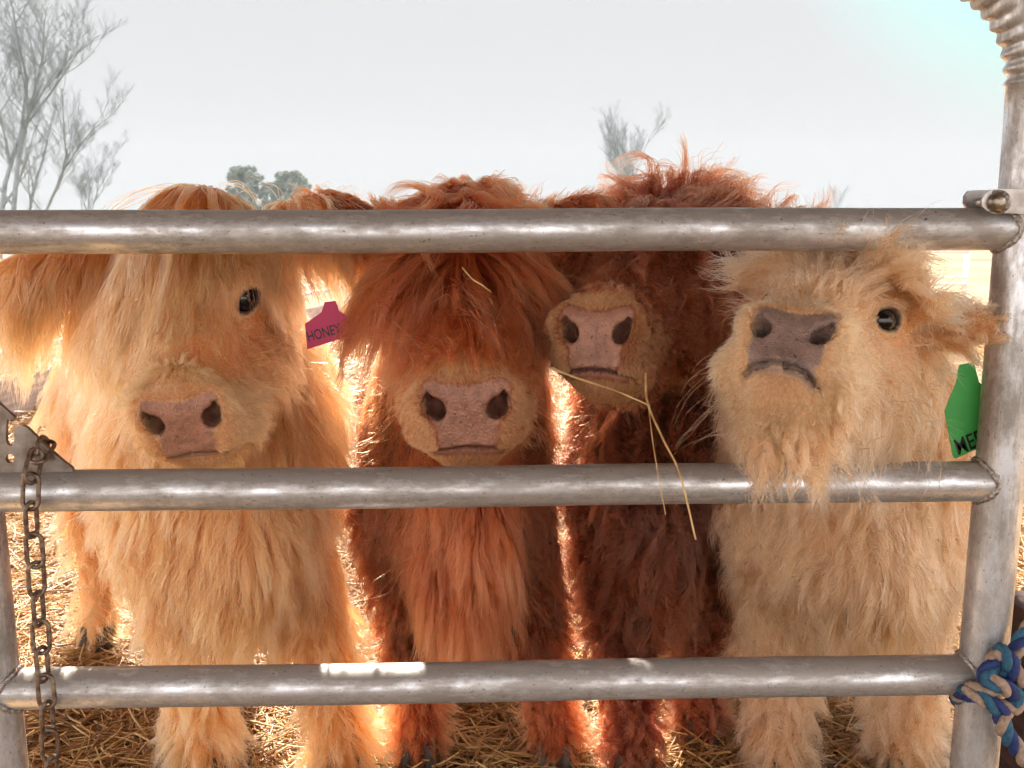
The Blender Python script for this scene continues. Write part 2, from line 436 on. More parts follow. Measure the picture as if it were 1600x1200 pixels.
# ------------------------------------------------------------------ trees
m_bark = noise_mat("grey_bark", (0.10, 0.13, 0.145), (0.19, 0.225, 0.245), 3, 0.9)
m_needle = noise_mat("far_needles", (0.10, 0.14, 0.125), (0.20, 0.24, 0.20), 1.2, 0.8)  # foliage colour lightened to stand in for distant haze
def bare_tree(loc, H, seed, label, spread=0.5, r0=None, levels=5, lean=0.0, trunk_frac=0.25, group=None):
    g = random.Random(seed)
    root = empty("bare_tree", loc); props(root, label, "tree", group)
    T, Bx = MB(), MB()
    r0 = r0 or H * 0.011
    def branch(p, d, L, r, lv, mb):
        n = 5; pts = [p]; q = p; dd = d
        for i in range(n):
            dd = (dd + Vector((g.gauss(0, .10), g.gauss(0, .10), g.gauss(0.05, .06)))).normalized()
            q = q + dd * (L / n); pts.append(q)
        mb.tube([tuple(x) for x in pts], np.linspace(r, r * 0.45, n + 1), 6 if lv > 2 else 4, cap=False)
        if lv == 0: return
        k = g.randint(4, 6) if lv > 1 else g.randint(3, 5)
        for j in range(k):
            t = 0.25 + 0.75 * (j + g.random()) / k
            i = min(int(t * n), n - 1); pp = pts[i].lerp(pts[i + 1], t * n - i)
            az = g.uniform(0, 6.28); ax_ = Vector((math.cos(az), math.sin(az), 0))
            nd = (dd * (1.0) + ax_ * spread * g.uniform(0.6, 1.3) + Vector((0, 0, 0.15))).normalized()
            branch(pp, nd, L * g.uniform(0.42, 0.66), max(r * 0.42, r0 * 0.055), lv - 1, Bx)
    base = Vector(loc)
    nst = 2 if H > 4 else 1
    for s in range(nst):
        branch(base + Vector((s * r0 * 1.5, 0, -0.1)), Vector((lean + (s * 0.25 if nst > 1 else 0), 0, 1)).normalized(), H * 0.62, r0, levels - 1, T)
    T.build("trunk", m_bark, root); Bx.build("branches", m_bark, root)

def gpos(px, Y): 
    d = ray(px, 345); return (d[0] * Y / d[1], Y, 0.0)
bare_tree(gpos(-5, 30), 8.8, 3, "tall bare tree at the far left edge, branches spreading over the sky", 0.85, levels=6, lean=0.05)
bare_tree(gpos(128, 55), 4.9, 8, "smaller bare tree just right of the tall one on the left", 0.7, levels=6)
bare_tree(gpos(982, 62), 7.4, 15, "slender bare tree rising behind the wild-haired dark red calf", 0.55, levels=6)
bare_tree(gpos(38, 36), 6.6, 31, "mid-height bare tree with crossing branches, just right of the tall left one", 0.7, levels=6, lean=0.08)
bare_tree(gpos(55, 75), 3.8, 21, "low bare thicket at the foot of the tall left tree", 0.8, levels=5)
bare_tree(gpos(1310, 70), 3.6, 25, "low bare bush showing just above the top rail on the right", 0.6, levels=5)

def ever(loc, H, W, seed, label):
    g = np.random.default_rng(seed)
    root = empty("evergreen_tree", loc); props(root, label, "tree", "far evergreens")
    t = MB(); t.tube([(loc[0], loc[1], -0.2), (loc[0] + 0.1, loc[1], H * 0.5), (loc[0], loc[1], H * 0.9)], [H * .03, H * .02, H * .006], 8); t.build("trunk", m_bark, root)
    b = MB()
    nc = 90; V = []; F = []
    cs = []
    for i in range(nc):
        th = g.uniform(0, 6.28); zz = g.uniform(0.18, 0.95); rr = W * 0.5 * math.sqrt(max(0.05, 1 - ((zz - 0.55) / 0.45) ** 2)) * g.uniform(0.3, 1)
        cs.append((loc[0] + rr * math.cos(th), loc[1] + rr * math.sin(th), H * zz, g.uniform(0.06, 0.13) * W))
    k = 0
    for (x, y, z, r) in cs:
        n = 260
        p = g.normal(size=(n, 3)); p /= np.linalg.norm(p, axis=1)[:, None]; p *= (g.random(n) ** 0.4 * r)[:, None]; p[:, 2] *= 0.75
        p += (x, y, z)
        s = W * 0.022
        for q in p:
            a = g.normal(size=(3, 3)) * s
            V += [q + a[0], q + a[1], q + a[2]]; F.append((k, k + 1, k + 2)); k += 3
    mesh_obj("crown", V, F, m_needle, root, smooth=False)
ever(gpos(384, 120), 7.6, 5.0, 1, "round dark evergreen left of the pair above the cream calf")
ever(gpos(419, 125), 6.0, 2.4, 2, "narrow evergreen between two rounder ones above the cream calf")
ever(gpos(455, 120), 7.0, 5.2, 3, "round evergreen nearest the red calf's hair, right of the narrow one")

# ------------------------------------------------------------------ gate
RR, RU = 0.0243, 0.0278
m_steelx = steel_mat("galvanised_rail", 0)
m_steelz = steel_mat("galvanised_upright", 1)
m_weld = noise_mat("weld_metal", (0.22, 0.19, 0.16), (0.55, 0.52, 0.50), 300, 0.45, 4, 0.8, 500, metallic=0.8)
m_plate = noise_mat("latch_steel", (0.16, 0.125, 0.10), (0.32, 0.29, 0.26), 45, 0.5, 8, 0.3, 200, metallic=0.75)
m_chain = noise_mat("rusty_chain", (0.10, 0.055, 0.035), (0.28, 0.22, 0.17), 120, 0.45, 6, 0.5, 400, metallic=0.75)
XR, XL = 0.587, -0.622
gate = empty("metal_gate", (0, GY, 0)); props(gate, "galvanised tube gate with stained rails and a ribbed arch at its right end", "gate")
yR, yL = GY + GK * XR, GY + GK * XL
def zat(px, py): return Pg(px, py)[2]
rails = [((-0.72, zat(0, 364.5)), (XR, zat(1560, 357))), ((-0.80, zat(60, 768)), (XR, zat(1510, 751))), ((XL, zat(100, 1075)), (XR, zat(1500, 1053))), ((XL, 0.13), (XR, 0.13))]
zr = []
for (xa, za), (xb, zb) in rails:
    xs = np.linspace(xa, xb, 60)
    pts = np.stack([xs, GY + GK * xs, za + (zb - za) * (xs - xa) / (xb - xa)], 1)
    pts[:, 2] += 0.0006 * np.sin(xs * 9); zr.append((pts[0][2], pts[-1][2]))
    V, F = tube(pts, RR, 40, cap=False)
    mesh_obj("rail", V, F, m_steelx, gate)
    for X_, z_, sg in ((XR, zb, -1), (XL, za, 1)):
        if X_ == XL and xa != XL: continue
        # weld bead along the saddle joint
        a = np.linspace(0, 2 * np.pi, 90, endpoint=False)
        oy = (RR + 0.0012) * np.cos(a); oz = (RR + 0.0012) * np.sin(a)
        ox = np.sqrt(np.maximum((RU + 0.0008) ** 2 - oy ** 2, 0))
        path = np.stack([X_ + sg * ox, GY + GK * X_ + oy, z_ + oz], 1)
        rad = 0.0034 + 0.00045 * np.sin(a * 26) + 0.0005 * np.sin(a * 7 + 1)
        V, F = tube(path, rad, 8, closed=True)
        mesh_obj("weld", V, F, m_weld, gate)
# right upright runs up and bends over into the arch
zt = P(1590, 135, yR)[2]
br = 0.135
ptsU = [(XR, yR, z) for z in np.linspace(0.0, zt, 40)]
na = 110
for t in np.linspace(0, math.pi / 2, na)[1:]:
    ptsU.append((XR - br + br * math.cos(t), yR - GK * (br - br * math.cos(t)), zt + br * math.sin(t)))
for t in np.linspace(0, 1.2, 20)[1:]: ptsU.append((XR - br - t, yR - GK * (br + t), zt + br))
V, F = tube(ptsU, RU, 48)
nrg = len(ptsU)
for i in range(nrg):
    if 38 <= i < 40 + na:
        a_ = (i - 38) / na * math.pi / 2
        inn = np.array([-math.cos(a_), 0, -math.sin(a_)])
        for k in range(48):
            v = V[i * 48 + k]; c0 = np.array(ptsU[i]); w = max(0, (v - c0).dot(inn) / RU)
            s_ = (0.5 + 0.5 * math.sin((i - 38) / na * 2 * math.pi * 10.5))
            V[i * 48 + k] = v + inn * w * (0.0055 * s_ ** 0.8 - 0.001) * min(1, (i - 37) / 4)
mesh_obj("upright", V, F, m_steelz, gate)
ptsL = [(XL, yL, z) for z in np.linspace(0, rails[1][0][1] - 0.012, 30)]
V, F = tube(ptsL, RU, 40); mesh_obj("upright", V, F, m_steelz, gate)

# clamp with bolt where the top rail meets the upright
def poly_plate(name, px_pts, off, th, m, parent, holes=(), bevel=0.0012):
    """flat plate cut to an outline lying parallel to the gate plane; th thick"""
    from mathutils.geometry import tessellate_polygon
    front = [Pg(x, y, off) for x, y in px_pts]
    hl = []
    for (hx, hy, hr) in holes:
        hl.append([Pg(hx + hr * math.cos(a), hy + hr * math.sin(a), off) for a in np.linspace(0, 2 * np.pi, 20, endpoint=False)])
    loops = [front] + hl
    tris = tessellate_polygon([[Vector(p) for p in lp] for lp in loops])
    allp = [p for lp in loops for p in lp]; n = len(allp)
    nv = np.array([-GK, 1, 0]); nv = nv / np.linalg.norm(nv)
    bk = [np.array(p) + nv * th for p in allp]
    F = [tuple(t) for t in tris] + [tuple(i + n for i in t)[::-1] for t in tris]
    k = 0
    for lp in loops:
        m_ = len(lp)
        for i in range(m_): F.append((k + i, k + (i + 1) % m_, k + (i + 1) % m_ + n, k + i + n))
        k += m_
    bm = bmesh.new(); bv = [bm.verts.new(v) for v in allp + bk]
    for f in F:
        try: bm.faces.new([bv[i] for i in f])
        except ValueError: pass
    return bm_obj(name, bm, m, parent, smooth=False)
m_clamp = noise_mat("clamp_steel", (0.30, 0.28, 0.26), (0.55, 0.53, 0.52), 60, 0.38, 6, 0.15, 200, metallic=0.8)
m_bolt = noise_mat("bolt_metal", (0.16, 0.13, 0.10), (0.34, 0.30, 0.25), 90, 0.3, 4, 0.3, 300, metallic=0.9)
clamp = poly_plate("clamp", [(1534, 322), (1534, 312), (1540, 302), (1550, 296), (1570, 295), (1650, 298), (1650, 336), (1570, 333), (1544, 330)], -0.033, 0.005, m_clamp, gate)
poly_plate("clamp", [(1507, 318), (1508, 306), (1514, 298), (1524, 297), (1560, 297), (1560, 332), (1514, 329)], 0.022, 0.005, m_clamp, gate)
bc = Pg(1559, 316, -0.036)
bm = bmesh.new(); r_ = bmesh.ops.create_uvsphere(bm, u_segments=24, v_segments=14, radius=0.0108)
bmesh.ops.scale(bm, verts=bm.verts, vec=(1, 0.55, 1)); bmesh.ops.translate(bm, verts=bm.verts, vec=Vector(bc))
bm_obj("bolt", bm, m_bolt, clamp)
b = MB(); b.tube([Pg(1559, 316, -0.0335), Pg(1559, 316, -0.036)], [0.0135, 0.0135], 28); b.build("washer", m_weld, clamp)
b = MB(); b.tube([Pg(1532, 316, -0.03), Pg(1532, 316, 0.03)], 0.005, 12); b.build("bolt", m_clamp, gate)

# latch plate on the middle rail
notch = [(23, 655), (11, 655), (10, 662), (9, 672), (9, 688), (12, 695), (17, 697), (21, 694), (22, 688), (22, 672), (26, 667), (34, 665), (40, 667), (47, 673), (60, 686), (75, 700), (95, 718), (112, 731), (116, 742), (-90, 745), (-90, 560), (-40, 590), (0, 632), (22, 652)]
poly_plate("latch_plate", notch, -0.005, 0.006, m_plate, gate, holes=[(15.5, 716.5, 7)])

# chain hooked over the plate
chain = empty("chain", Pg(65, 690, -0.03)); props(chain, "rusty steel chain hooked over the latch plate, hanging down the left end of the gate", "chain")
def link(cen, axis, flat, Lh, Wh, r):
    axis = np.array(axis, float); axis /= np.linalg.norm(axis); flat = np.array(flat, float); flat -= axis * flat.dot(axis); flat /= np.linalg.norm(flat)
    pts = []
    hl = Lh - Wh
    for a in np.linspace(-np.pi / 2, np.pi / 2, 9): pts.append(np.array(cen) + axis * (hl + Wh * math.cos(a)) + flat * Wh * math.sin(a))
    for a in np.linspace(np.pi / 2, 3 * np.pi / 2, 9): pts.append(np.array(cen) + axis * (-hl + Wh * math.cos(a)) + flat * Wh * math.sin(a))
    V, F = tube(pts, r, 10, closed=True)
    return mesh_obj("link", V, F, m_chain, chain)
lk = [(66, 706, 0.25, -0.006), (52, 728, 1.2, -0.03), (48, 768, 0.0, -0.038), (49, 812, 1.35, -0.036), (54, 860, 0.1, -0.036), (57, 905, 0.9, -0.034), (60, 951, 1.45, -0.033), (64, 995, 0.2, -0.032),
      (66, 1038, 1.35, -0.034), (72, 1080, 0.1, -0.036), (74, 1122, 1.3, -0.036), (78, 1165, 0.25, -0.034), (81, 1208, 1.3, -0.034), (82, 1250, 0.1, -0.03)]
cpos = [Pg(x, y, o_) for x, y, a, o_ in lk]
for i, (x, y, a, o_) in enumerate(lk):
    ax_ = cpos[min(i + 1, len(lk) - 1)] - cpos[max(i - 1, 0)]
    link(cpos[i], ax_, (math.cos(a), math.sin(a), 0), 0.0205, 0.0088, 0.0026)
b = MB(); b.tube(spline([Pg(58, 712, -0.02), Pg(58, 695, -0.016), Pg(66, 683, -0.002), Pg(74, 690, 0.012), Pg(74, 712, 0.012), Pg(80, 732, 0.004)], 24), 0.0028, 10)
b.build("hook", m_chain, chain)

# ------------------------------------------------------------------ rope
m_rb = noise_mat("rope_blue", (0.008, 0.02, 0.10), (0.02, 0.045, 0.19), 200, 0.7, 4, 0.8, 900)
m_rt = noise_mat("rope_teal", (0.012, 0.075, 0.14), (0.03, 0.13, 0.22), 200, 0.7, 4, 0.8, 900)
m_rw = noise_mat("rope_tan", (0.28, 0.19, 0.135), (0.42, 0.31, 0.24), 200, 0.75, 4, 0.8, 900)
rope = empty("rope", Pg(1560, 1080, -0.05)); props(rope, "blue, teal and tan twisted rope knotted round the right upright of the gate", "rope")
def rope_run(pts, ph=0.0, pitch=0.055):
    path = spline(pts, 160)
    s = np.concatenate([[0], np.cumsum(np.linalg.norm(np.diff(path, axis=0), axis=1))])
    n = max(40, int(s[-1] / 0.0018)); q = np.linspace(0, s[-1], n)
    path = np.stack([np.interp(q, s, path[:, i]) for i in range(3)], 1)
    T = np.gradient(path, axis=0); T /= np.linalg.norm(T, axis=1)[:, None]
    N = np.cross(T[0], (0.3, 1, 0.2)); Ns = []
    for t in T:
        N = N - t * N.dot(t); N /= np.linalg.norm(N); Ns.append(N)
    Ns = np.array(Ns); Bs = np.cross(T, Ns)
    for j, m_ in enumerate((m_rb, m_rt, m_rw)):
        a = q / pitch * 2 * np.pi + ph + j * 2 * np.pi / 3
        c_ = path + 0.0052 * (np.cos(a)[:, None] * Ns + np.sin(a)[:, None] * Bs)
        V, F = tube(c_, 0.0056, 12)
        V = V + 0.00035 * np.sin(np.arange(len(V)) * 1.9)[:, None]
        mesh_obj("strand", V, F, m_, rope)
rope_run([Pg(1650, 930, -0.03), Pg(1622, 965, -0.035), Pg(1596, 1000, -0.04), Pg(1578, 1035, -0.045), Pg(1566, 1062, -0.05), Pg(1548, 1075, -0.045), Pg(1518, 1078, -0.036), Pg(1500, 1084, -0.01), Pg(1500, 1094, 0.03), Pg(1530, 1100, 0.045), Pg(1568, 1100, 0.03), Pg(1588, 1086, 0.0)])
rope_run([Pg(1508, 1082, -0.034), Pg(1532, 1088, -0.046), Pg(1556, 1104, -0.052), Pg(1582, 1106, -0.045), Pg(1586, 1085, -0.05), Pg(1562, 1070, -0.064), Pg(1540, 1060, -0.055), Pg(1552, 1035, -0.05), Pg(1564, 1018, -0.055), Pg(1576, 1032, -0.062), Pg(1590, 1055, -0.055), Pg(1640, 1085, -0.04)], 2.0)
rope_run([Pg(1582, 1100, -0.035), Pg(1566, 1118, -0.05), Pg(1572, 1145, -0.05), Pg(1590, 1170, -0.045), Pg(1612, 1200, -0.045), Pg(1640, 1240, -0.045)], 1.0)

# dark leaning timber behind the rope
m_dark = noise_mat("dark_timber", (0.025, 0.010, 0.010), (0.07, 0.03, 0.025), 14, 0.8, 7, 0.4, 60, stretch=(1, 1, 6))
b = MB()
A = P(1608, 960, 1.30); Bq = P(1590, 1330, 1.30)
b.add([A + v for v in ((0, 0, 0), (.09, 0, 0), (.09, .09, 0), (0, .09, 0))] + [Bq + v for v in ((0, 0, 0), (.09, 0, 0), (.09, .09, 0), (0, .09, 0))],
      [(0, 1, 2, 3), (7, 6, 5, 4), (0, 4, 5, 1), (1, 5, 6, 2), (2, 6, 7, 3), (3, 7, 4, 0)])
o = b.build("timber_post", m_dark, None, smooth=False); props(o, "dark timber post behind the knotted rope at the bottom right corner", "post")

# ------------------------------------------------------------------ open shed whose eave reaches over the gate: it shades the gate and the heads
def shed():
    root = empty("shed", (3.3, 2.8, 0)); props(root, None, None, None, "structure")
    m = noise_mat("shed_timber", (0.13, 0.085, 0.055), (0.24, 0.17, 0.12), 5, 0.85, 7, 0.4, 40, stretch=(1, 6, 1))
    b = MB()
    b.box((-3.6, -3.5, 2.52), (3.6, EAVE, 2.58)); b.build("roof", m, root, smooth=False)
    b = MB()
    for i in range(9): b.box((-3.55, -3.3 + i * 0.72, 2.42), (3.55, -3.25 + i * 0.72, 2.517))
    b.build("purlins", m, root, smooth=False)
    for x in (-3.4, 3.3):
        for y in (-3.2, 2.7):
            b = MB(); b.box((x, y, -0.03), (x + 0.12, y + 0.12, 2.415)); b.build("post", m, root, smooth=False)
EAVE = 3.02
shed()
# ------------------------------------------------------------------ signed distance building blocks (all arrays (N,3) float32)
def smin(a, b, k):
    h = np.maximum(k - np.abs(a - b), 0) / k
    return np.minimum(a, b) - h * h * k * 0.25
def smax(a, b, k): return -smin(-a, -b, k)

def ell(p, c, r, Rm=None):
    q = p - np.asarray(c, f32)
    if Rm is not None: q = q @ np.asarray(Rm, f32)
    r = np.asarray(r, f32)
    k0 = np.sqrt(((q / r) ** 2).sum(1)); k1 = np.sqrt(((q / (r * r)) ** 2).sum(1)) + 1e-6
    return np.where(k0 < 1e-3, -r.min(), k0 * (k0 - 1) / k1).astype(f32)

def cone(p, a, b, ra, rb):
    a = np.asarray(a, f32); b = np.asarray(b, f32)
    ab = b - a; t = np.clip(((p - a) @ ab) / (ab @ ab), 0, 1)
    d = np.sqrt(((p - a - t[:, None] * ab) ** 2).sum(1))
    return d - (ra + (rb - ra) * t)

def rbox(p, c, hs, r):
    q = np.abs(p - np.asarray(c, f32)) - (np.asarray(hs, f32) - r)
    return np.sqrt((np.maximum(q, 0) ** 2).sum(1)) + np.minimum(q.max(1), 0) - r

def rotz2(a):   # rotation in the u-v plane
    c, s = math.cos(a), math.sin(a)
    return np.array([[c, -s, 0], [s, c, 0], [0, 0, 1]], f32)

# the nose pad leans back by the angle pt against the head's long axis
PADC = np.array([0, 0.335, -0.012], f32)
def padframe(pt):
    return np.array([[1, 0, 0], [0, -math.sin(pt), math.cos(pt)], [0, math.cos(pt), math.sin(pt)]], f32).T
EYC = np.array([0.069, 0.140, 0.016], f32)                     # eyeball centre and the way the eye looks (mirrored)
EYN = np.array([0.74, 0.65, 0.16], f32); EYN /= np.linalg.norm(EYN)
_h = np.cross(np.array([0, 0, 1.0]), EYN); _h /= np.linalg.norm(_h)
EYR = np.stack([EYN, _h, np.cross(EYN, _h)], 1).astype(f32)

def axes(yaw, pitch, roll):
    """R (viewer's right), F (nose direction), U of a head that faces the camera; pitch > 0 looks down, yaw > 0 looks to picture right"""
    F = np.array([math.sin(yaw) * math.cos(pitch), -math.cos(yaw) * math.cos(pitch), -math.sin(pitch)])
    Rr = np.array([math.cos(yaw), math.sin(yaw), 0.0])
    U = np.cross(F, Rr); U = U if U[2] > 0 else -U
    R2 = Rr * math.cos(roll) + U * math.sin(roll)
    U2 = -Rr * math.sin(roll) + U * math.cos(roll)
    return R2, F, U2

class Calf:
    def __init__(s, **k):
        s.__dict__.update(k)
        s.PM = padframe(s.pt)
        s.Rr, s.F, s.U = axes(s.yaw, s.pitch, s.roll)
        s.M = np.stack([s.Rr, s.F, s.U], 1)        # head local -> world (columns)
        s.o = np.asarray(s.nose, float) - s.hs * (s.M @ PADC.astype(float))
        s.nb = s.h2w(np.array([[0, -0.01, -0.045]]))[0]
    def h2w(s, h): return s.o + s.hs * (np.asarray(h, float) @ s.M.T)
    def w2h(s, p): return (((p - s.o) @ s.M) / s.hs).astype(f32)

    def sd_head(s, p):
        h = s.w2h(p)
        ax = h.copy(); ax[:, 0] = np.abs(ax[:, 0])          # mirrored half
        d = ell(h, (0, 0.06, -0.005), (0.092, 0.105, 0.082))
        d = smin(d, ell(h, (0, -0.015, 0.035), (0.07, 0.06, 0.06)), 0.04)
        d = smin(d, cone(h, (0, 0.08, 0.0), (0, 0.27, -0.02), 0.076, 0.056), 0.05)
        d = smin(d, cone(ax, (0.05, 0.07, -0.055), (0.030, 0.26, -0.050), 0.05, 0.040), 0.04)
        d = smin(d, ell(ax, (0.072, 0.11, 0.03), (0.026, 0.035, 0.022)), 0.03)   # brow
        # muzzle in pad frame
        q = (h - PADC) @ s.PM
        qa = q.copy(); qa[:, 0] = np.abs(qa[:, 0])
        lowv = sstep(-0.046, -0.088, q[:, 1]).astype(f32)
        qt = q.copy(); qt[:, 0] /= (1 - s.taper * lowv); qt[:, 2] += 0.010 * sstep(-0.044, -0.062, q[:, 1])
        mz = rbox(qt, (0, -0.022 - s.chinlen * 0.5, -0.052), (0.061, 0.066 + s.chinlen * 0.5, 0.057), 0.043)
        mz = smin(mz, ell(qa, (0.043, -0.020, -0.032), (0.027, 0.031, 0.034)), 0.02)   # cheeks of the upper lip
        mz = smin(mz, ell(qa, (0.0435, 0.010, -0.004), (0.023, 0.028, 0.0145)), 0.010)   # nostril wings
        d = smin(d, mz, 0.035)
        d = smin(d, cone(h, (0, 0.18, -0.075), (0, 0.25, -0.080), 0.045, 0.036), 0.04)
        # mouth: a groove that bows downwards at its corners
        g_ = np.abs(q[:, 1] + 0.0495 + s.mouthbow * q[:, 0] ** 2) - (0.0011 + s.jaw * 0.35)
        gd = np.maximum(np.maximum(g_, np.abs(q[:, 0]) - 0.052), np.maximum(-0.035 - q[:, 2], q[:, 2] - 0.02))
        d = np.maximum(d, np.where(d > -0.011, -gd, d))
        d = d + (0.0016 * np.exp(-(q[:, 0] / 0.0022) ** 2) * sstep(-0.05, -0.04, q[:, 1]) * sstep(0.025, 0.0, q[:, 1]) * (q[:, 2] > -0.02)).astype(f32)   # furrow under the nose
        # nostrils: deep pit and the comma-shaped slit rising outwards
        c, sn = math.cos(R(32)), math.sin(R(32))
        Rn = np.array([[c, -sn, 0], [sn, c, 0], [0, 0, 1]], f32)
        d = smax(d, -ell(qa, (0.0380, 0.000, -0.004), (0.0128, 0.0160, 0.034), Rn.T), 0.006)
        d = smax(d, -ell(qa, (0.0468, 0.0100, 0.0), (0.0050, 0.0125, 0.012), rotz2(R(12))), 0.006)
        # eyes: lid bulge then opening
        d = smin(d, ell(ax, EYC + EYN * 0.002, (0.0265, 0.033, 0.028), EYR), 0.012)
        d = smax(d, -ell(ax, EYC + EYN * 0.024, (0.020, 0.0205, 0.0145), EYR), 0.004)
        # ears
        for sg, e in ((-1, s.earL), (1, s.earR)):
            if e is None: continue
            dr, L_, w_ = e
            dr = np.array(dr, float); dr /= np.linalg.norm(dr)
            a0 = np.array([sg * 0.082, -0.005, 0.0])
            c0 = a0 + dr * L_ * 0.55
            fz = np.array([0, 1.0, 0.0]); fz = fz - dr * fz.dot(dr); fz /= np.linalg.norm(fz)
            Re = np.stack([dr, np.cross(dr, fz), fz], 1)
            d = smin(d, ell(h, c0, (L_ * 0.55, w_, 0.014), Re), 0.02)
        return d * s.hs

    def sd_body(s, p):
        p = p.astype(f32)
        B = s.Bk; Rb = s.Rb; c = s.chest
        q = np.stack([(p - c.astype(f32)) @ Rb.astype(f32), (p - c.astype(f32)) @ B.astype(f32), p[:, 2]], 1)
        k = s.bs
        d = ell(q, (0, 0.42 * k, 0.60 * k), (s.tw * k, 0.46 * k, 0.19 * k))
        d = smin(d, ell(q, (0, 0.07 * k, 0.56 * k), (0.145 * k * s.cw, 0.13 * k, 0.19 * k)), 0.1)
        d = smin(d, ell(q, (0, 0.78 * k, 0.60 * k), ((s.tw - 0.01) * k, 0.17 * k, 0.19 * k)), 0.1)
        nb = s.nb; ct = c + B * 0.10 * k + np.array([0, 0, 0.66 * k])
        d = smin(d, cone(p, ct, nb, 0.135 * k, 0.085 * s.hs), 0.09)
        if s.dewlap: d = smin(d, ell(q, (0, -0.01, 0.46 * k), (0.05 * k, 0.06 * k, 0.11 * k)), 0.06)
        for (x, y, z1), hind in s.legs:
            hoof = np.array([x, y, 0.0])
            r = k
            if hind:
                top = c + B * 0.82 * k + Rb * (0.09 * k * (1 if (hoof - c) @ Rb > 0 else -1)) + np.array([0, 0, 0.55 * k])
                hock = hoof + B * 0.06 + np.array([0, 0, 0.26 * k]); fet = hoof + np.array([0, 0, 0.07])
                d = smin(d, cone(p, top, hock, 0.105 * r, 0.04 * r), 0.05)
                d = smin(d, cone(p, hock, fet, 0.036 * r, 0.028 * r), 0.03)
            else:
                top = c + B * 0.09 * k + Rb * (0.085 * k * (1 if (hoof - c) @ Rb > 0 else -1)) + np.array([0, 0, 0.50 * k])
                kn = top * 0.42 + hoof * 0.58; kn[2] = 0.26 * k; fet = hoof + np.array([0, 0.0, 0.07])
                d = smin(d, cone(p, top, kn, 0.075 * r, 0.043 * r), 0.05)
                d = smin(d, cone(p, kn, fet, 0.038 * r, 0.029 * r), 0.03)
            d = smin(d, cone(p, fet, hoof + np.array([0, -0.012, 0.035]), 0.031 * r, 0.036 * r), 0.02)
        return d

    def sdf(s, p):
        p = np.asarray(p)
        return smin(s.sd_head(p), s.sd_body(p), 0.05)
    def grad(s, p, e=0.002, f=None):
        f = f or s.sdf
        p = np.asarray(p, float)
        k = np.array([[1, -1, -1], [-1, -1, 1], [-1, 1, -1], [1, 1, 1]], float)
        g = sum(f(p + e * kk)[:, None] * kk for kk in k)
        return g / (np.linalg.norm(g, axis=1)[:, None] + 1e-9)

def surface_nets(fn, lo, hi, h):
    lo = np.asarray(lo, float); n = np.ceil((np.asarray(hi) - lo) / h).astype(int) + 1
    n = ((n + 3) // 4) * 4
    nb = n // 4
    ci = np.stack(np.meshgrid(*[np.arange(k) for k in nb], indexing='ij'), -1).reshape(-1, 3)
    cc = lo + (ci * 4 + 1.5) * h
    cd = fn(cc)
    F = np.empty(tuple(n), f32)
    Fb = F.reshape(nb[0], 4, nb[1], 4, nb[2], 4)
    Fb[...] = np.where(cd > 0, 1.0, -1.0).reshape(nb[0], 1, nb[1], 1, nb[2], 1)
    act = np.abs(cd) < 4 * h * 1.5 + 0.012
    off = np.stack(np.meshgrid(*[np.arange(4)] * 3, indexing='ij'), -1).reshape(-1, 3)
    idx = (ci[act][:, None, :] * 4 + off[None]).reshape(-1, 3)
    for k in range(0, len(idx), 400000):
        ii = idx[k:k + 400000]
        F[ii[:, 0], ii[:, 1], ii[:, 2]] = fn(lo + ii * h)
    S = F < 0
    nx, ny, nz = F.shape
    acc = np.zeros((nx - 1, ny - 1, nz - 1, 3)); cnt = np.zeros((nx - 1, ny - 1, nz - 1))
    cs = [(a, b, c) for a in (0, 1) for b in (0, 1) for c in (0, 1)]
    sl = lambda o: tuple(slice(o[i], F.shape[i] - 1 + o[i]) for i in range(3))
    for a in cs:
        for ax in range(3):
            if a[ax]: continue
            b = list(a); b[ax] = 1; b = tuple(b)
            fa, fb = F[sl(a)], F[sl(b)]
            cr = (fa < 0) != (fb < 0)
            w = np.nonzero(cr)
            t = fa[w] / (fa[w] - fb[w])
            pt = np.tile(np.array(a, float), (len(t), 1)); pt[:, ax] += t
            acc[w] += pt; cnt[w] += 1
    act = cnt > 0
    vid = np.full(act.shape, -1); vid[act] = np.arange(act.sum())
    w = np.argwhere(act)
    V = lo + (w + acc[act] / cnt[act][:, None]) * h
    Q = []
    for ax in range(3):
        u, v = [(1, 2), (2, 0), (0, 1)][ax]
        a = [slice(1, k - 1) for k in F.shape]; a[ax] = slice(0, F.shape[ax] - 1)
        b = list(a); b[ax] = slice(1, F.shape[ax])
        sa, sb = S[tuple(a)], S[tuple(b)]
        w = np.argwhere(sa != sb)
        base = w + np.array([1 if i != ax else 0 for i in range(3)])
        def gv(du, dv):
            q = base.copy(); q[:, u] -= du; q[:, v] -= dv
            return vid[q[:, 0], q[:, 1], q[:, 2]]
        q4 = np.stack([gv(1, 1), gv(0, 1), gv(0, 0), gv(1, 0)], 1)
        flip = ~sa[w[:, 0], w[:, 1], w[:, 2]]
        q4[flip] = q4[flip][:, ::-1]
        Q.append(q4)
    return V, np.concatenate(Q)

def project(fn, V, it=3, lim=0.004):
    for _ in range(it):
        d = fn(V).astype(float)
        e = 0.0008
        g = np.stack([(fn(V + np.eye(3)[i] * e) - fn(V - np.eye(3)[i] * e)) / (2 * e) for i in range(3)], 1)
        gg = (g ** 2).sum(1)
        st = np.clip(d, -lim, lim)[:, None] * g / np.maximum(gg, 0.3)[:, None]
        V = V - st
    return V

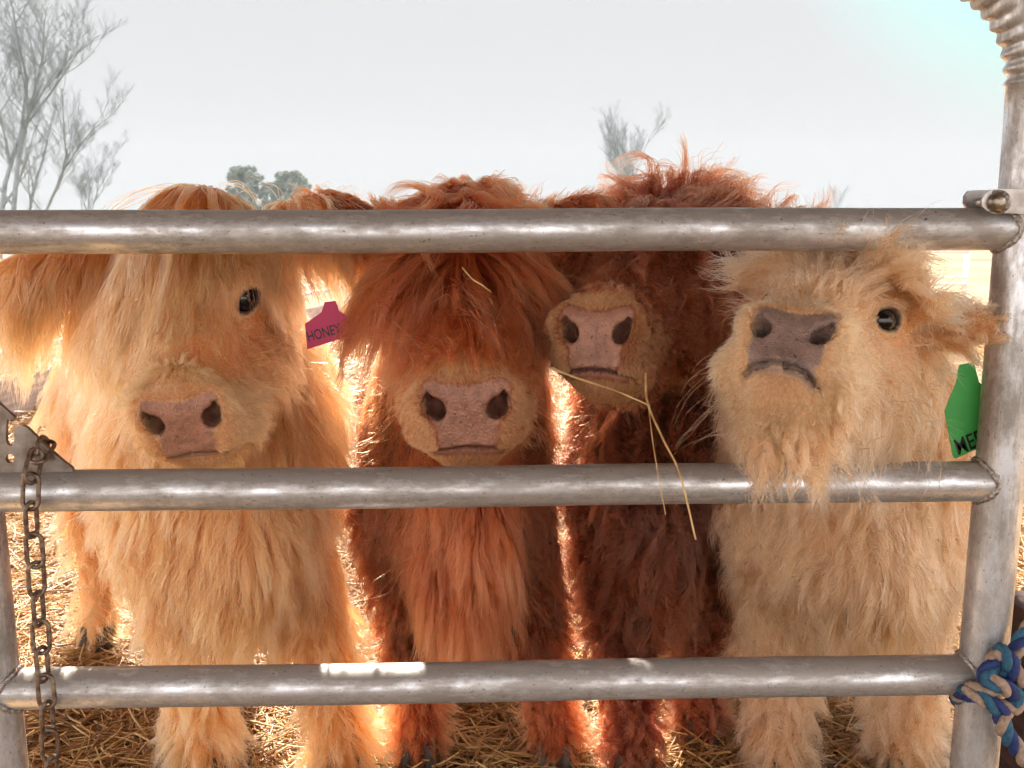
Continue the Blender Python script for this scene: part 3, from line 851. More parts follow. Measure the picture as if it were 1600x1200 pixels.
def pad_masks(c, p):
    """bare nose skin and dark skin amounts at world points"""
    h = c.w2h(p); q = (h - PADC) @ c.PM
    u, v, w = np.abs(q[:, 0]), q[:, 1], q[:, 2]
    jag = 0.0016 * np.sin(q[:, 0] * 900 + 1.3 * np.sin(v * 700)) + 0.001 * np.sin(v * 1500 + q[:, 0] * 600)
    hw = np.interp(v, [-0.050, -0.040, -0.022, -0.004, 0.016, 0.030, 0.040], [c.padlow - 0.004, c.padlow, c.padlow, 0.047, 0.053, 0.051, 0.040])
    top = 0.033 - 0.005 * np.cos(u * 60) + jag
    pad = np.clip((hw + 0.0015 + jag - u) / 0.005, 0, 1) * np.clip((top + 0.0015 - v) / 0.005, 0, 1) * np.clip((v + 0.0485 + c.mouthbow * u * u) / 0.0015, 0, 1) * (w > -0.03)
    vb = v + c.mouthbow * u * u
    lip = np.clip(1 - np.abs(vb + 0.0535 + c.jaw * 1.0) / (0.0048 + c.jaw * 0.9), 0, 1) * np.clip((0.046 - u) / 0.006, 0, 1) * (w > -0.04)
    qa = np.stack([u, v, w], 1).astype(f32)
    cs, sn = math.cos(R(32)), math.sin(R(32))
    Rn = np.array([[cs, -sn, 0], [sn, cs, 0], [0, 0, 1]], f32)
    n1 = ell(qa, (0.0380, 0.000, -0.004), (0.0128, 0.0160, 0.034), Rn.T)
    n2 = ell(qa, (0.0468, 0.0100, 0.0), (0.0050, 0.0125, 0.012), rotz2(R(12)))
    nos = np.clip((0.0018 - np.minimum(n1, n2)) / 0.004, 0, 1) * (w > -0.06)
    deep = np.clip((-w - 0.004) / 0.016, 0, 1) * nos
    ax = h.copy(); ax[:, 0] = np.abs(ax[:, 0])
    lid = np.clip((0.0035 - ell(ax, EYC + EYN * 0.024, (0.0215, 0.0220, 0.0160), EYR)) / 0.003, 0, 1)
    mline = np.clip(1.6 - np.abs(vb + 0.0495) / (0.0016 + c.jaw * 0.4), 0, 1) * np.clip((0.052 - u) / 0.004, 0, 1) * (w > -0.05)
    skin = np.clip(np.maximum(np.maximum(pad, lip * 0.9), nos), 0, 1)
    dark = np.clip(np.maximum(np.maximum(nos * 0.62 + deep * 0.35, lid * 0.9), mline * 0.75), 0, 1)
    bare = np.maximum(np.maximum(skin, dark), lid)
    return skin, dark, bare

def build_body_mesh(c, mat, root):
    lo = np.array(c.bbox[0]); hi = np.array(c.bbox[1])
    V, Q = surface_nets(c.sdf, lo, hi, 0.0095)
    me = bpy.data.meshes.new("body")
    bm = bmesh.new()
    vs_ = [bm.verts.new(v) for v in V]
    bm.verts.index_update()
    for q in Q:
        if min(q) < 0: continue
        try: bm.faces.new([vs_[i] for i in q])
        except ValueError: pass
    pc = c.h2w(np.array([PADC.astype(float) + np.array([0, -0.02, -0.012])]))[0]
    eyes = [c.h2w(np.array([(EYC + EYN * 0.02) * np.array([sg, 1, 1])]))[0] for sg in (-1, 1)]
    pcv = Vector(pc); ev = [Vector(e) for e in eyes]
    for _ in range(2):
        es = set()
        for f in bm.faces:
            m_ = f.calc_center_median()
            if (m_ - pcv).length < 0.098 * c.hs or min((m_ - e).length for e in ev) < 0.032:
                es.update(f.edges)
        bmesh.ops.subdivide_edges(bm, edges=list(es), cuts=1, use_grid_fill=True)
    bmesh.ops.triangulate(bm, faces=[f for f in bm.faces if len(f.verts) > 4])
    bm.to_mesh(me); bm.free()
    n = len(me.vertices); co = np.empty(n * 3); me.vertices.foreach_get("co", co); co = co.reshape(-1, 3)
    co = project(c.sdf, co)
    me.vertices.foreach_set("co", co.ravel())
    sk, dk, _ = pad_masks(c, co)
    at = me.attributes.new("skin", 'FLOAT_COLOR', 'POINT')
    colr = np.stack([sk, dk, np.zeros(n), np.ones(n)], 1).astype(f32)
    at.data.foreach_set("color", colr.ravel())
    me.polygons.foreach_set("use_smooth", [True] * len(me.polygons))
    me.materials.append(mat)
    me.update()
    o = bpy.data.objects.new("body", me); col.objects.link(o); setparent(o, root)
    return o

# ------------------------------------------------------------------ hair
class Flow:
    """smooth pseudo-random vector field made of sines"""
    def __init__(s, seed, freq, n=7):
        g = np.random.default_rng(seed)
        s.k = g.normal(size=(n, 3)) * freq; s.ph = g.uniform(0, 6.28, (n, 3)); s.a = g.normal(size=(n, 3)) / math.sqrt(n)
    def __call__(s, p):
        o = np.zeros((len(p), 3))
        for k, ph, a in zip(s.k, s.ph, s.a):
            x = (p @ k)[:, None]
            o += np.sin(x + ph) * a
        return o

def nrm(v): return v / (np.linalg.norm(v, axis=1)[:, None] + 1e-9)

def sample_surface(me, n, densfn, g):
    me.calc_loop_triangles()
    nt = len(me.loop_triangles); t = np.empty(nt * 3, np.int32); me.loop_triangles.foreach_get("vertices", t); t = t.reshape(-1, 3)
    co = np.empty(len(me.vertices) * 3); me.vertices.foreach_get("co", co); co = co.reshape(-1, 3)
    a, b, c_ = co[t[:, 0]], co[t[:, 1]], co[t[:, 2]]
    ar = 0.5 * np.linalg.norm(np.cross(b - a, c_ - a), axis=1)
    w = ar * densfn((a + b + c_) / 3); w /= w.sum()
    i = g.choice(nt, n, p=w)
    r1 = np.sqrt(g.random(n)); r2 = g.random(n)
    return (1 - r1)[:, None] * a[i] + (r1 * (1 - r2))[:, None] * b[i] + (r1 * r2)[:, None] * c_[i]

def sstep(a, b, x):
    t = np.clip((x - a) / (b - a), 0, 1); return t * t * (3 - 2 * t)

def default_field(c, p, n):
    """per root point: comb direction, length, lift, gravity, density"""
    h = c.w2h(p).astype(float)
    sh, sb = c.sd_head(p), c.sd_body(p)
    hd = sstep(-0.02, 0.02, sb - sh)
    N = len(p); down = np.array([0, 0, -1.0])
    # ---- body
    outw = n.copy(); outw[:, 2] = 0
    combB = nrm(down + 0.25 * outw)
    LB = np.full(N, c.bodylen)
    z = p[:, 2]
    leg = sstep(0.42, 0.28, z)
    LB = LB * (1 - leg) + c.leglen * leg
    LB *= 1 - 0.35 * sstep(0.10, 0.0, z)
    if c.dewlap:
        qx = (p - c.chest) @ c.Rb; qy = (p - c.chest) @ c.Bk
        dw = sstep(0.09, 0.04, np.abs(qx)) * sstep(0.08, 0.0, qy) * sstep(0.30, 0.36, z) * sstep(0.62, 0.5, z)
        LB = LB * (1 - dw) + c.dewlen * dw
    liftB = 0.32 + 0.22 * leg; grB = 0.35 * np.ones(N) - 0.22 * leg
    topb = sstep(0.3, 0.9, n[:, 2])
    combB = nrm(combB * (1 - topb)[:, None] + (nrm(c.Bk[None] * 1.0 + n * 0.1)) * topb[:, None])
    # ---- head
    x, f, u = h[:, 0], h[:, 1], h[:, 2]
    sx = np.sign(x)
    back = -c.F; fw = c.F; hu = c.U; hr = c.Rr
    q = (h - PADC) @ c.PM
    dpad = np.linalg.norm(h - PADC, axis=1) - 0.045 * sstep(-0.03, -0.07, q[:, 1]) * sstep(-0.10, -0.06, q[:, 2])
    radial = nrm(p - c.nose)                                  # away from the nose
    upz = sstep(-0.02, 0.01, u)
    muz = sstep(c.muzr + 0.06 - 0.035 * upz, c.muzr - 0.005, dpad)
    top = sstep(-0.02, 0.035, u - 0.0 * f) * (1 - muz)
    cheek = (1 - muz) * (1 - top)
    wp = c.h2w(np.array([c.whorl]))[0]
    rad = nrm(p - wp)
    combTop = nrm(rad + c.topcomb)
    side = (sx[:, None] * hr)
    combCheek = nrm(back * 0.55 + down * 0.8 + side * 0.25)
    combMuz = nrm(radial * 1.0 + down * 0.35)
    combH = nrm(combTop * top[:, None] + combCheek * cheek[:, None] + combMuz * muz[:, None])
    Ltop = np.clip((c.lockend - f) * c.lockgain, 0.03, c.lockmax)
    Lch = c.cheeklen * sstep(0.28, 0.12, f) + 0.025
    Lmz = 0.007 + 0.020 * sstep(0.055, 0.11, dpad) + c.beard * sstep(-0.080, -0.11, q[:, 1] + 0.2 * q[:, 2])
    chz = sstep(-0.048, -0.053, q[:, 1]) * sstep(0.075, 0.055, dpad) * sstep(0.066, 0.052, np.abs(q[:, 0]))
    Lmz = Lmz * (1 - chz) + 0.0055 * chz
    LH = Ltop * top + Lch * cheek + Lmz * muz
    liftH = c.toplift * top + 0.25 * cheek + 0.22 * muz
    grH = c.topgrav * top + 0.30 * cheek + 0.05 * muz
    # ears
    for sg, e in ((-1, c.earL), (1, c.earR)):
        if e is None: continue
        dr, L_, w_ = e
        dr = np.array(dr, float); dr /= np.linalg.norm(dr)
        a0 = np.array([sg * 0.082, -0.005, 0.0])
        t = (h - a0) @ dr
        perp = np.linalg.norm(h - a0 - t[:, None] * dr, axis=1)
        ew = sstep(0.02, 0.05, t) * sstep(w_ + 0.03, w_ + 0.01, perp)
        drw = c.M @ dr
        ce = nrm(drw * 0.9 + down * 0.35 + n * 0.2)
        combH = nrm(combH * (1 - ew)[:, None] + ce * ew[:, None])
        LH = LH * (1 - ew) + c.earlen * ew
        liftH = liftH * (1 - ew) + 0.35 * ew; grH = grH * (1 - ew) + c.eargrav * ew
    comb = nrm(combB * (1 - hd)[:, None] + combH * hd[:, None])
    L = LB * (1 - hd) + LH * hd
    lift = liftB * (1 - hd) + liftH * hd; gr = grB * (1 - hd) + grH * hd
    # around the eyes short hair lying away
    ax = h.copy(); ax[:, 0] = np.abs(ax[:, 0])
    de = np.linalg.norm((ax - np.array([0.092, 0.128, 0.010])) , axis=1)
    ey = np.zeros(N)
    deye = np.full(N, 1.0)
    for sg in c.eyes:
        ec = (EYC + EYN * 0.022).astype(float) * np.array([sg, 1, 1])
        dd_ = np.linalg.norm(h - ec, axis=1); deye = np.minimum(deye, dd_)
        e1 = sstep(c.eyeclear + 0.030, c.eyeclear, dd_) * hd
        away = nrm(p - c.h2w(ec[None])[0])
        comb = nrm(comb * (1 - e1)[:, None] + nrm(away + 0.3 * back) * e1[:, None])
        ey = np.maximum(ey, e1)
    L = L * (1 - ey) + 0.009 * ey; gr = gr * (1 - ey); lift = lift * (1 - ey) + 0.12 * ey
    dens = np.ones(N)
    dens *= 1 + 1.2 * hd + 5.0 * muz * hd
    far = sstep(1.75, 2.0, p[:, 1]); dens *= 1 - 0.65 * far
    facing = n @ nrm((np.array([[0, 0, HC]]) - p).mean(0)[None])[0]
    dens *= np.where(facing < -0.3, 0.45, 1.0)
    _, _, bare = pad_masks(c, p)
    dens *= np.clip(1 - bare * 2.2, 0, 1)
    dens *= (p[:, 2] > 0.03)
    if c.eyes: dens *= np.where(deye < 0.0215, 0.0, 1.0)
    if c.tweak: comb, L, lift, gr, dens = c.tweak(c, p, n, h, hd, dict(comb=comb, L=L, lift=lift, gr=gr, dens=dens, muz=muz * hd, top=top * hd, cheek=cheek * hd, leg=leg * (1 - hd), ey=ey))
    return comb, L, lift, gr, dens

def grow(c, roots, steps, seed, lenmul=1.0, noise=0.25, nfreq=14.0, liftadd=0.0):
    noise = noise * c.wild
    n = c.grad(roots)
    comb, L, lift, gr, _ = default_field(c, roots, n)
    L = L * lenmul * np.random.default_rng(seed + 9).uniform(0.72, 1.12, len(L))
    comb = nrm(comb - n * (comb * n).sum(1)[:, None] * 0.85)
    fl = Flow(seed, nfreq); fl2 = Flow(seed + 50, nfreq * 3)
    lift = np.clip(lift + liftadd, 0, 1)[:, None]
    d = nrm(comb * (1 - lift) + n * lift + noise * (fl(roots) + 0.5 * fl2(roots)))
    P_ = np.empty((len(roots), steps + 1, 3)); P_[:, 0] = roots
    seg = (L / steps)[:, None]
    p = roots.copy()
    g = np.array([0, 0, -1.0])
    for i in range(steps):
        t = (i + 1) / steps
        d = nrm(d + g * (gr[:, None] * (0.35 + 0.65 * t)) * (seg / 0.02) ** 0.5 + noise * 0.35 * fl2(p + 0.3) * (seg / 0.02) ** 0.5)
        p = p + d * seg
        hmin = 0.0015 + 0.004 * t * np.minimum(L / 0.08, 1)
        s_ = c.sdf(p)
        bad = s_ < hmin
        if bad.any():
            gg = c.grad(p[bad])
            p[bad] += gg * np.clip(hmin[bad] - s_[bad], 0, 0.02)[:, None]
            d[bad] = nrm(d[bad] - gg * np.minimum((d[bad] * gg).sum(1), 0)[:, None])
        P_[:, i + 1] = p
    return P_, L

def resample(P_, t):
    """P_ (N,K,3), t (N,M) in 0..1 -> (N,M,3)"""
    K = P_.shape[1] - 1
    x = np.clip(t * K, 0, K - 1e-6); i = x.astype(int); fr = (x - i)[..., None]
    r = np.arange(len(P_))[:, None]
    return P_[r, i] * (1 - fr) + P_[r, i + 1] * fr

def children(c, body, nguide, nchild, seed, clump=0.75, steps=9, pts=8, spread=0.0, lenmul=1.0, noise=0.25, nfreq=14.0, frizz=0.004, curl=0.0, rad=0.00042, liftadd=0.0, densfn=None):
    g = np.random.default_rng(seed)
    dfn = lambda q: default_field(c, q, c.grad(q))[4] * (densfn(q) if densfn else 1.0)
    gr_ = sample_surface(body.data, nguide, dfn, g)
    GP, GL = grow(c, gr_, steps, seed, lenmul, noise, nfreq, liftadd)
    kd = kdtree.KDTree(nguide)
    for i, v in enumerate(gr_): kd.insert(v, i)
    kd.balance()
    rc = sample_surface(body.data, nchild, dfn, g)
    near = np.array([kd.find(Vector(v))[1] for v in rc + g.normal(size=rc.shape) * 0.0012])
    gl = GL[near]
    lf = 0.62 + 0.42 * g.random(nchild) ** 0.7
    t = np.linspace(0, 1, pts)[None] * lf[:, None]
    base = resample(GP[near], t)
    off = (rc - gr_[near])[:, None, :]
    tt = np.linspace(0, 1, pts)[None, :, None]
    cl = clump * np.clip(tt * 1.15, 0, 1) ** 0.8
    cvar = (g.random(nchild) ** 0.3)[:, None, None]
    L = base + off * (1 - cl * cvar)
    amp = np.minimum(frizz, gl * 0.06)[:, None, None]
    ph = g.uniform(0, 6.28, (nchild, 1, 3)); fq = g.uniform(2.0, 5.5, (nchild, 1, 1))
    L = L + amp * np.sin(fq * tt * 3.0 + ph) * tt + amp * 0.9 * g.normal(size=(nchild, 1, 3)) * tt ** 1.5
    if curl:
        gph = g.uniform(0, 6.28, (nguide, 1, 3))[near]; gf = g.uniform(0.7, 1.6, (nguide, 1, 1))[near]
        L = L + curl * np.minimum(1, (gl / 0.10))[:, None, None] * np.sin(gf * tt * 6.0 + gph) * tt
    rr = rad * (0.75 + 0.5 * g.random(nchild))[:, None] * np.interp(np.linspace(0, 1, pts), [0, 0.3, 0.75, 1], [0.9, 1, 0.75, 0.12])[None]
    rr = rr * np.clip(gl / 0.03, 0.45, 1.0)[:, None]
    keep = np.ones(nchild, bool)
    for sg in c.eyes:                                        # hair parts around an eye
        e0 = c.h2w(((EYC + EYN * 0.018) * np.array([sg, 1, 1]))[None])[0]
        dv = c.M @ ((EYN * 0.55 + np.array([0, 0.6, -0.02])) * np.array([sg, 1, 1])); dv /= np.linalg.norm(dv)
        rel = L - e0; al = (rel @ dv); pr = np.linalg.norm(rel - al[..., None] * dv, axis=2)
        hit = ((pr < (0.0185 + 0.12 * np.clip(al, 0, 1)) * c.hs) & (al > -0.002)).any(1)
        keep &= ~hit | (g.random(nchild) < c.eyehair)
    if c.clearbox is not None:
        lo_, hi_ = c.clearbox
        keep &= ~((L > np.array(lo_)) & (L < np.array(hi_))).all(2).any(1)
    L = L[keep]
    gt = g.random(nguide)[near]
    tone = np.clip(0.55 * gt + 0.45 * g.random(nchild), 0, 1)
    tone = tone + 0.16 * Flow(c.seed + 77, 9.0)(rc)[:, 0] + 0.10 * Flow(c.seed + 78, 28.0)(rc)[:, 0]
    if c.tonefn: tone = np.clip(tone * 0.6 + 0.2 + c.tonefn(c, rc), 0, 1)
    tone = np.clip(tone, 0, 1)
    return L, rr[keep], tone[keep]
# ------------------------------------------------------------------ the four calves
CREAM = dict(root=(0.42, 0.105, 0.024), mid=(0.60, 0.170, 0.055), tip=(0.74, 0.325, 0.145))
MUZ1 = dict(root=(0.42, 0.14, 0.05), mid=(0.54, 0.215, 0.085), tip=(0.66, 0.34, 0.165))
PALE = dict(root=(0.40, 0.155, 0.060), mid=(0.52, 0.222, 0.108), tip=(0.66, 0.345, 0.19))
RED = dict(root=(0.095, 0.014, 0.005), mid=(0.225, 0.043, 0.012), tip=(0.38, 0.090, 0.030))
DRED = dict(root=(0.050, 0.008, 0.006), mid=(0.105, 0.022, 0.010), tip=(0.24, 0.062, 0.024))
MUZ = dict(root=(0.27, 0.09, 0.03), mid=(0.35, 0.13, 0.045), tip=(0.50, 0.25, 0.115))
LIGHTMUZ = dict(root=(0.40, 0.17, 0.07), mid=(0.50, 0.25, 0.115), tip=(0.62, 0.38, 0.21))

m_eye = plain("eye_gloss", (0.006, 0.004, 0.004), 0.07, spec=0.45, coat=0.15)
m_hoof = noise_mat("hoof_horn", (0.03, 0.022, 0.018), (0.08, 0.06, 0.045), 30, 0.55)

def make_calf(c, fur, muzfur, hide, label, scale=1.0):
    root = empty("calf", (c.chest[0], c.chest[1], 0))
    props(root, label, "calf", "highland calves lined up behind the gate")
    c.root = root
    body = build_body_mesh(c, hide, root)
    c.body = body
    mf = fur_mat("fur", **fur, var=0.70 if c.tonefn in (shade_tone2, shade_tone3) else 0.42); mm = fur_mat("muzzle_fur", **muzfur, rough=0.35, var=0.6)  # wider tone range strengthens the painted shade on the two red calves
    DQ = QUAL
    def coat(name, layers, mat, lab=None):
        A, B_, C_ = [], [], []
        for kw in layers:
            kw = dict(kw); kw['nchild'] = int(kw['nchild'] * DQ)
            L, r, t = children(c, body, **kw)
            if kw.get('pts', 8) != 8: pass
            A.append(L); B_.append(r / math.sqrt(DQ)); C_.append(t)
        make_hair(name, np.concatenate(A), np.concatenate(B_), np.concatenate(C_), mat, root, lab)
    notmuz = lambda q: 1 - np.clip(muzw(c, q), 0, 1)
    sd0 = c.seed
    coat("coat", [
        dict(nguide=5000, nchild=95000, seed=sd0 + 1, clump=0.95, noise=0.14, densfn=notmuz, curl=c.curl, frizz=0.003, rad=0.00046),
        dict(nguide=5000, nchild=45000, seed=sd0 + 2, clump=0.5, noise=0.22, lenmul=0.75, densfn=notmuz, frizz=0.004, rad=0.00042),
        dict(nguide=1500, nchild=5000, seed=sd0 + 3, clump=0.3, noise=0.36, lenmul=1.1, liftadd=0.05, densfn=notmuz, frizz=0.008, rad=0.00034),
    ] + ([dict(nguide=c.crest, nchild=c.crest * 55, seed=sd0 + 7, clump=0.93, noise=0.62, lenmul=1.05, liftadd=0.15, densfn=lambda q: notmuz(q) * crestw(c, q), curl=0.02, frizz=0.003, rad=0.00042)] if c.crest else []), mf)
    coat("muzzle_fuzz", [
        dict(nguide=3200, nchild=50000, seed=sd0 + 4, clump=0.7, steps=5, noise=0.30, densfn=lambda q: muzw(c, q), frizz=0.003, rad=0.00034),
        dict(nguide=260, nchild=420, seed=sd0 + 5, clump=0.0, steps=5, noise=0.45, lenmul=2.6, liftadd=0.3, densfn=lambda q: muzw(c, q), frizz=0.002, rad=0.00022),
    ], mm)
    for sg in c.eyes:
        e = c.h2w(np.array([(EYC + EYN * 0.0025).astype(float) * np.array([sg, 1, 1])]))[0]
        bm = bmesh.new(); bmesh.ops.create_uvsphere(bm, u_segments=32, v_segments=20, radius=0.0225 * c.hs)
        bmesh.ops.translate(bm, verts=bm.verts, vec=Vector(e))
        bm_obj("eye", bm, m_eye, root)
    for (x, y, z), hind in c.legs:                           # each hoof: two claws
        bm = bmesh.new()
        for sx in (-1, 1):
            r_ = bmesh.ops.create_cone(bm, cap_ends=True, segments=20, radius1=0.030, radius2=0.021, depth=0.055)
            for v in r_['verts']:
                v.co.x = v.co.x * 0.72 + sx * 0.0195; v.co.y = v.co.y * 1.35 - 0.012 - (0.012 if v.co.z < 0 else 0); v.co.z += 0.0285
        bmesh.ops.translate(bm, verts=bm.verts, vec=(x, y, 0.001))
        bm_obj("hoof", bm, m_hoof, root, bevel=0.003)
    return root

def crestw(c, q):
    h = c.w2h(q).astype(float)
    return np.exp(-((h[:, 1] + 0.01) / 0.05) ** 2 - (h[:, 0] / 0.06) ** 2) * (h[:, 2] > 0.03) * (c.sd_head(q) < c.sd_body(q)) + 1e-9

def muzw(c, q):
    h = c.w2h(q).astype(float)
    qq = (h - PADC) @ c.PM
    d = np.linalg.norm(h - PADC, axis=1) - 0.045 * sstep(-0.03, -0.07, qq[:, 1]) * sstep(-0.10, -0.06, qq[:, 2])
    hd = c.sd_head(q) < c.sd_body(q)
    return sstep(c.muzr + 0.055, c.muzr - 0.015, d) * hd

BASE = dict(chinlen=0.0, taper=0.30, padlow=0.037, pt=R(27), hs=1.0, bs=1.0, cw=1.0, mouthbow=3.0, jaw=0.0012, bodylen=0.10, leglen=0.06, whorl=(0, 0.02, 0.10), topcomb=np.zeros(3),
            lockend=0.27, lockgain=1.05, lockmax=0.27, toplift=0.25, topgrav=0.35, cheeklen=0.07, beard=0.008, earlen=0.12, eargrav=0.3,
            curl=0.005, tweak=None, dewlap=True, dewlen=0.15, eyeclear=0.033, eyehair=0.0, tw=0.155, clearbox=None, wild=1.25, tonefn=None, crest=0, eyes=(-1, 1), muzr=0.058, earL=((-1, -0.05, -0.15), 0.13, 0.042), earR=((1, -0.05, -0.15), 0.13, 0.042))

def calf(**k):
    d = dict(BASE); d.update(k)
    a = d['rear']
    d['Bk'] = np.array([math.sin(a), math.cos(a), 0]); d['Rb'] = np.array([math.cos(a), -math.sin(a), 0])
    return Calf(**d)

def legset(c0, rear, k, fl, fr, hl=None):
    B = np.array([math.sin(rear), math.cos(rear), 0]); Rb = np.array([math.cos(rear), -math.sin(rear), 0])
    L = [(tuple(fl), 0), (tuple(fr), 0)]
    for s_ in (-1, 1):
        p_ = c0 + B * 0.80 * k + Rb * 0.10 * s_
        if s_ == -1 and hl is not None: p_ = hl
        L.append((tuple(p_), 1))
    return L

calves = []
# 1: cream orange, left
rear = R(-30); ch = np.array([P(385, 900, 1.47)[0], 1.45, 0.0])
def mixv(a, b, w): return nrm(a * (1 - w)[:, None] + nrm(b) * w[:, None])
DOWN = np.array([0, 0, -1.0])
def bounce_tone(c, p):  # body fur paler than head: light bounced off straw put into colour
    hd = sstep(-0.03, 0.03, c.sd_body(p) - c.sd_head(p))
    return 0.16 * (1 - hd)
def shade_tone2(c, p):  # sides and legs darkened by shade painted into fur colour, dewlap lightened
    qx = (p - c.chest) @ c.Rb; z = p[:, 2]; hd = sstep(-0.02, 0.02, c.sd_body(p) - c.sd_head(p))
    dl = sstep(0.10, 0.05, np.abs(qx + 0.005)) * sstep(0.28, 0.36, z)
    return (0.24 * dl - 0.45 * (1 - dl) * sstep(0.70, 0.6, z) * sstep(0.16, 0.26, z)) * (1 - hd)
def shade_tone3(c, p):  # flank and leg shade painted into fur tone, lighter near the hooves
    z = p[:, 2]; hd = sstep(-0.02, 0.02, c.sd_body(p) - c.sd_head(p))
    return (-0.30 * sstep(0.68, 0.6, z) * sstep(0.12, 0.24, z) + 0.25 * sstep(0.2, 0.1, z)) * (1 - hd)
def tw1(c, p, n, h, hd, w):
    x, f, u = h.T
    new = c.F * 1.0 + c.Rr * (x * 4.0 - 0.25)[:, None] + DOWN * 0.4
    comb = mixv(w['comb'], new, w['top'] * (1 - w['ey']))
    L = w['L'] + w['cheek'] * 0.03 * (1 - w['ey'])
    rt = sstep(0.02, 0.055, x) * w['top']
    L = L * (1 - 0.62 * rt * sstep(0.02, 0.06, f) ) * (1 - 0.35 * rt)
    return comb, L, w['lift'], w['gr'], w['dens']
def tw2(c, p, n, h, hd, w):
    x, f, u = h.T
    up = sstep(0.19, 0.12, f)
    new = c.Rr * (np.tanh(x * 40) * (0.25 + 1.1 * up))[:, None] + c.F * (1.2 - 1.0 * up)[:, None]
    comb = mixv(w['comb'], new, w['top'])
    L = w['L'] * (1 - 0.45 * w['top'] * sstep(0.08, 0.0, f))
    return comb, L, w['lift'], w['gr'], w['dens']
def tw3(c, p, n, h, hd, w):
    x, f, u = h.T
    bk = sstep(0.07, 0.0, f)
    new = c.F * (1.0 - 1.1 * bk)[:, None] + c.Rr * (np.tanh(x * 25) * (0.15 + 1.0 * bk) + 0.15)[:, None] + np.array([0, 0, 0.5]) * bk[:, None]
    comb = mixv(w['comb'], new, w['top'])
    L = w['L'] * (1 - 0.25 * w['top'] * bk)
    return comb, L, w['lift'] + 0.12 * bk * w['top'], w['gr'] * (1 - 0.3 * bk), w['dens']
c1 = calf(seed=100, nose=P(287, 655, 1.15), yaw=R(10), pitch=R(37), eyeclear=0.028, eyehair=0.12, roll=R(9), hs=0.93, bs=1.0, cw=1.02, rear=rear, chest=ch,
          legs=legset(ch, rear, 1.0, G(325, 1215), G(540, 1215), G(160, 1008)), bbox=((-1.35, 1.05, -0.01), (0.1, 2.6, 1.1)),
          bodylen=0.115, leglen=0.085, cheeklen=0.085, whorl=(0.0, -0.02, 0.10), lockgain=1.0, lockmax=0.27, eyes=(1,),
          earL=((-1, 0.25, 0.15), 0.19, 0.05), earR=((1, -0.25, 0.2), 0.12, 0.04), tweak=tw1, tonefn=bounce_tone, eargrav=0.42, toplift=0.14, earlen=0.15)
calves.append((c1, CREAM, MUZ1, hide_mat("hide_cream", (0.55, 0.32, 0.16), (0.35, 0.165, 0.105), (0.050, 0.018, 0.018)),
               "orange-cream shaggy calf on the far left, fringe over one eye, chin on the rail"))
# 2: red, frontal
rear = R(-6); ch = np.array([P(718, 900, 1.5)[0], 1.47, 0.0])
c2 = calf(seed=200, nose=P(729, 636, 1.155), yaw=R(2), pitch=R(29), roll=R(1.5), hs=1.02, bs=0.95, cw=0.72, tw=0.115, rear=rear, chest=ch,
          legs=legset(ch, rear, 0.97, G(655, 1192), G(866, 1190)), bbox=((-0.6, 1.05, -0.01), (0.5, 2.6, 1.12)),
          whorl=(0.0, 0.165, 0.07), lockend=0.33, lockgain=1.0, lockmax=0.16, toplift=0.22, topgrav=0.30, tweak=tw2, crest=60, tonefn=shade_tone2, eyes=(), bodylen=0.08, leglen=0.05, cheeklen=0.035,
          earL=((-1, -0.1, 0.5), 0.15, 0.042), earR=((1, -0.1, 0.5), 0.13, 0.042), earlen=0.075, eargrav=0.16, muzr=0.060, dewlen=0.17)
calves.append((c2, RED, MUZ, hide_mat("hide_red", (0.25, 0.08, 0.04), (0.33, 0.155, 0.10), (0.050, 0.018, 0.018)),
               "red-brown calf second from left, fringe parted from a whorl between its eyes, pink ear tag"))
# 3: dark red, head turned, behind
rear = R(9); ch = np.array([P(1022, 900, 1.6)[0], 1.53, 0.0])
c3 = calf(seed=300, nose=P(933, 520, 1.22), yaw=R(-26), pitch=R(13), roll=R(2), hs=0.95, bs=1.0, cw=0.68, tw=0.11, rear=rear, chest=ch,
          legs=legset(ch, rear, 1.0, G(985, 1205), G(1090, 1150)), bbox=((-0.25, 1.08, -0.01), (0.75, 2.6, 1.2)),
          whorl=(0.0, -0.02, 0.09), lockend=0.27, lockmax=0.15, toplift=0.12, topgrav=0.24, tweak=tw3, crest=150, tonefn=shade_tone3, eyes=(), cheeklen=0.05, bodylen=0.08, leglen=0.055,
          earL=((-1, -0.1, 0.0), 0.13, 0.042), earR=((1, -0.1, 0.0), 0.13, 0.042), curl=0.02)
calves.append((c3, DRED, MUZ, hide_mat("hide_dark_red", (0.2, 0.06, 0.03), (0.36, 0.18, 0.12), (0.04, 0.02, 0.03)),
               "dark red calf with wild hair sticking up above the top rail, chewing straw"))
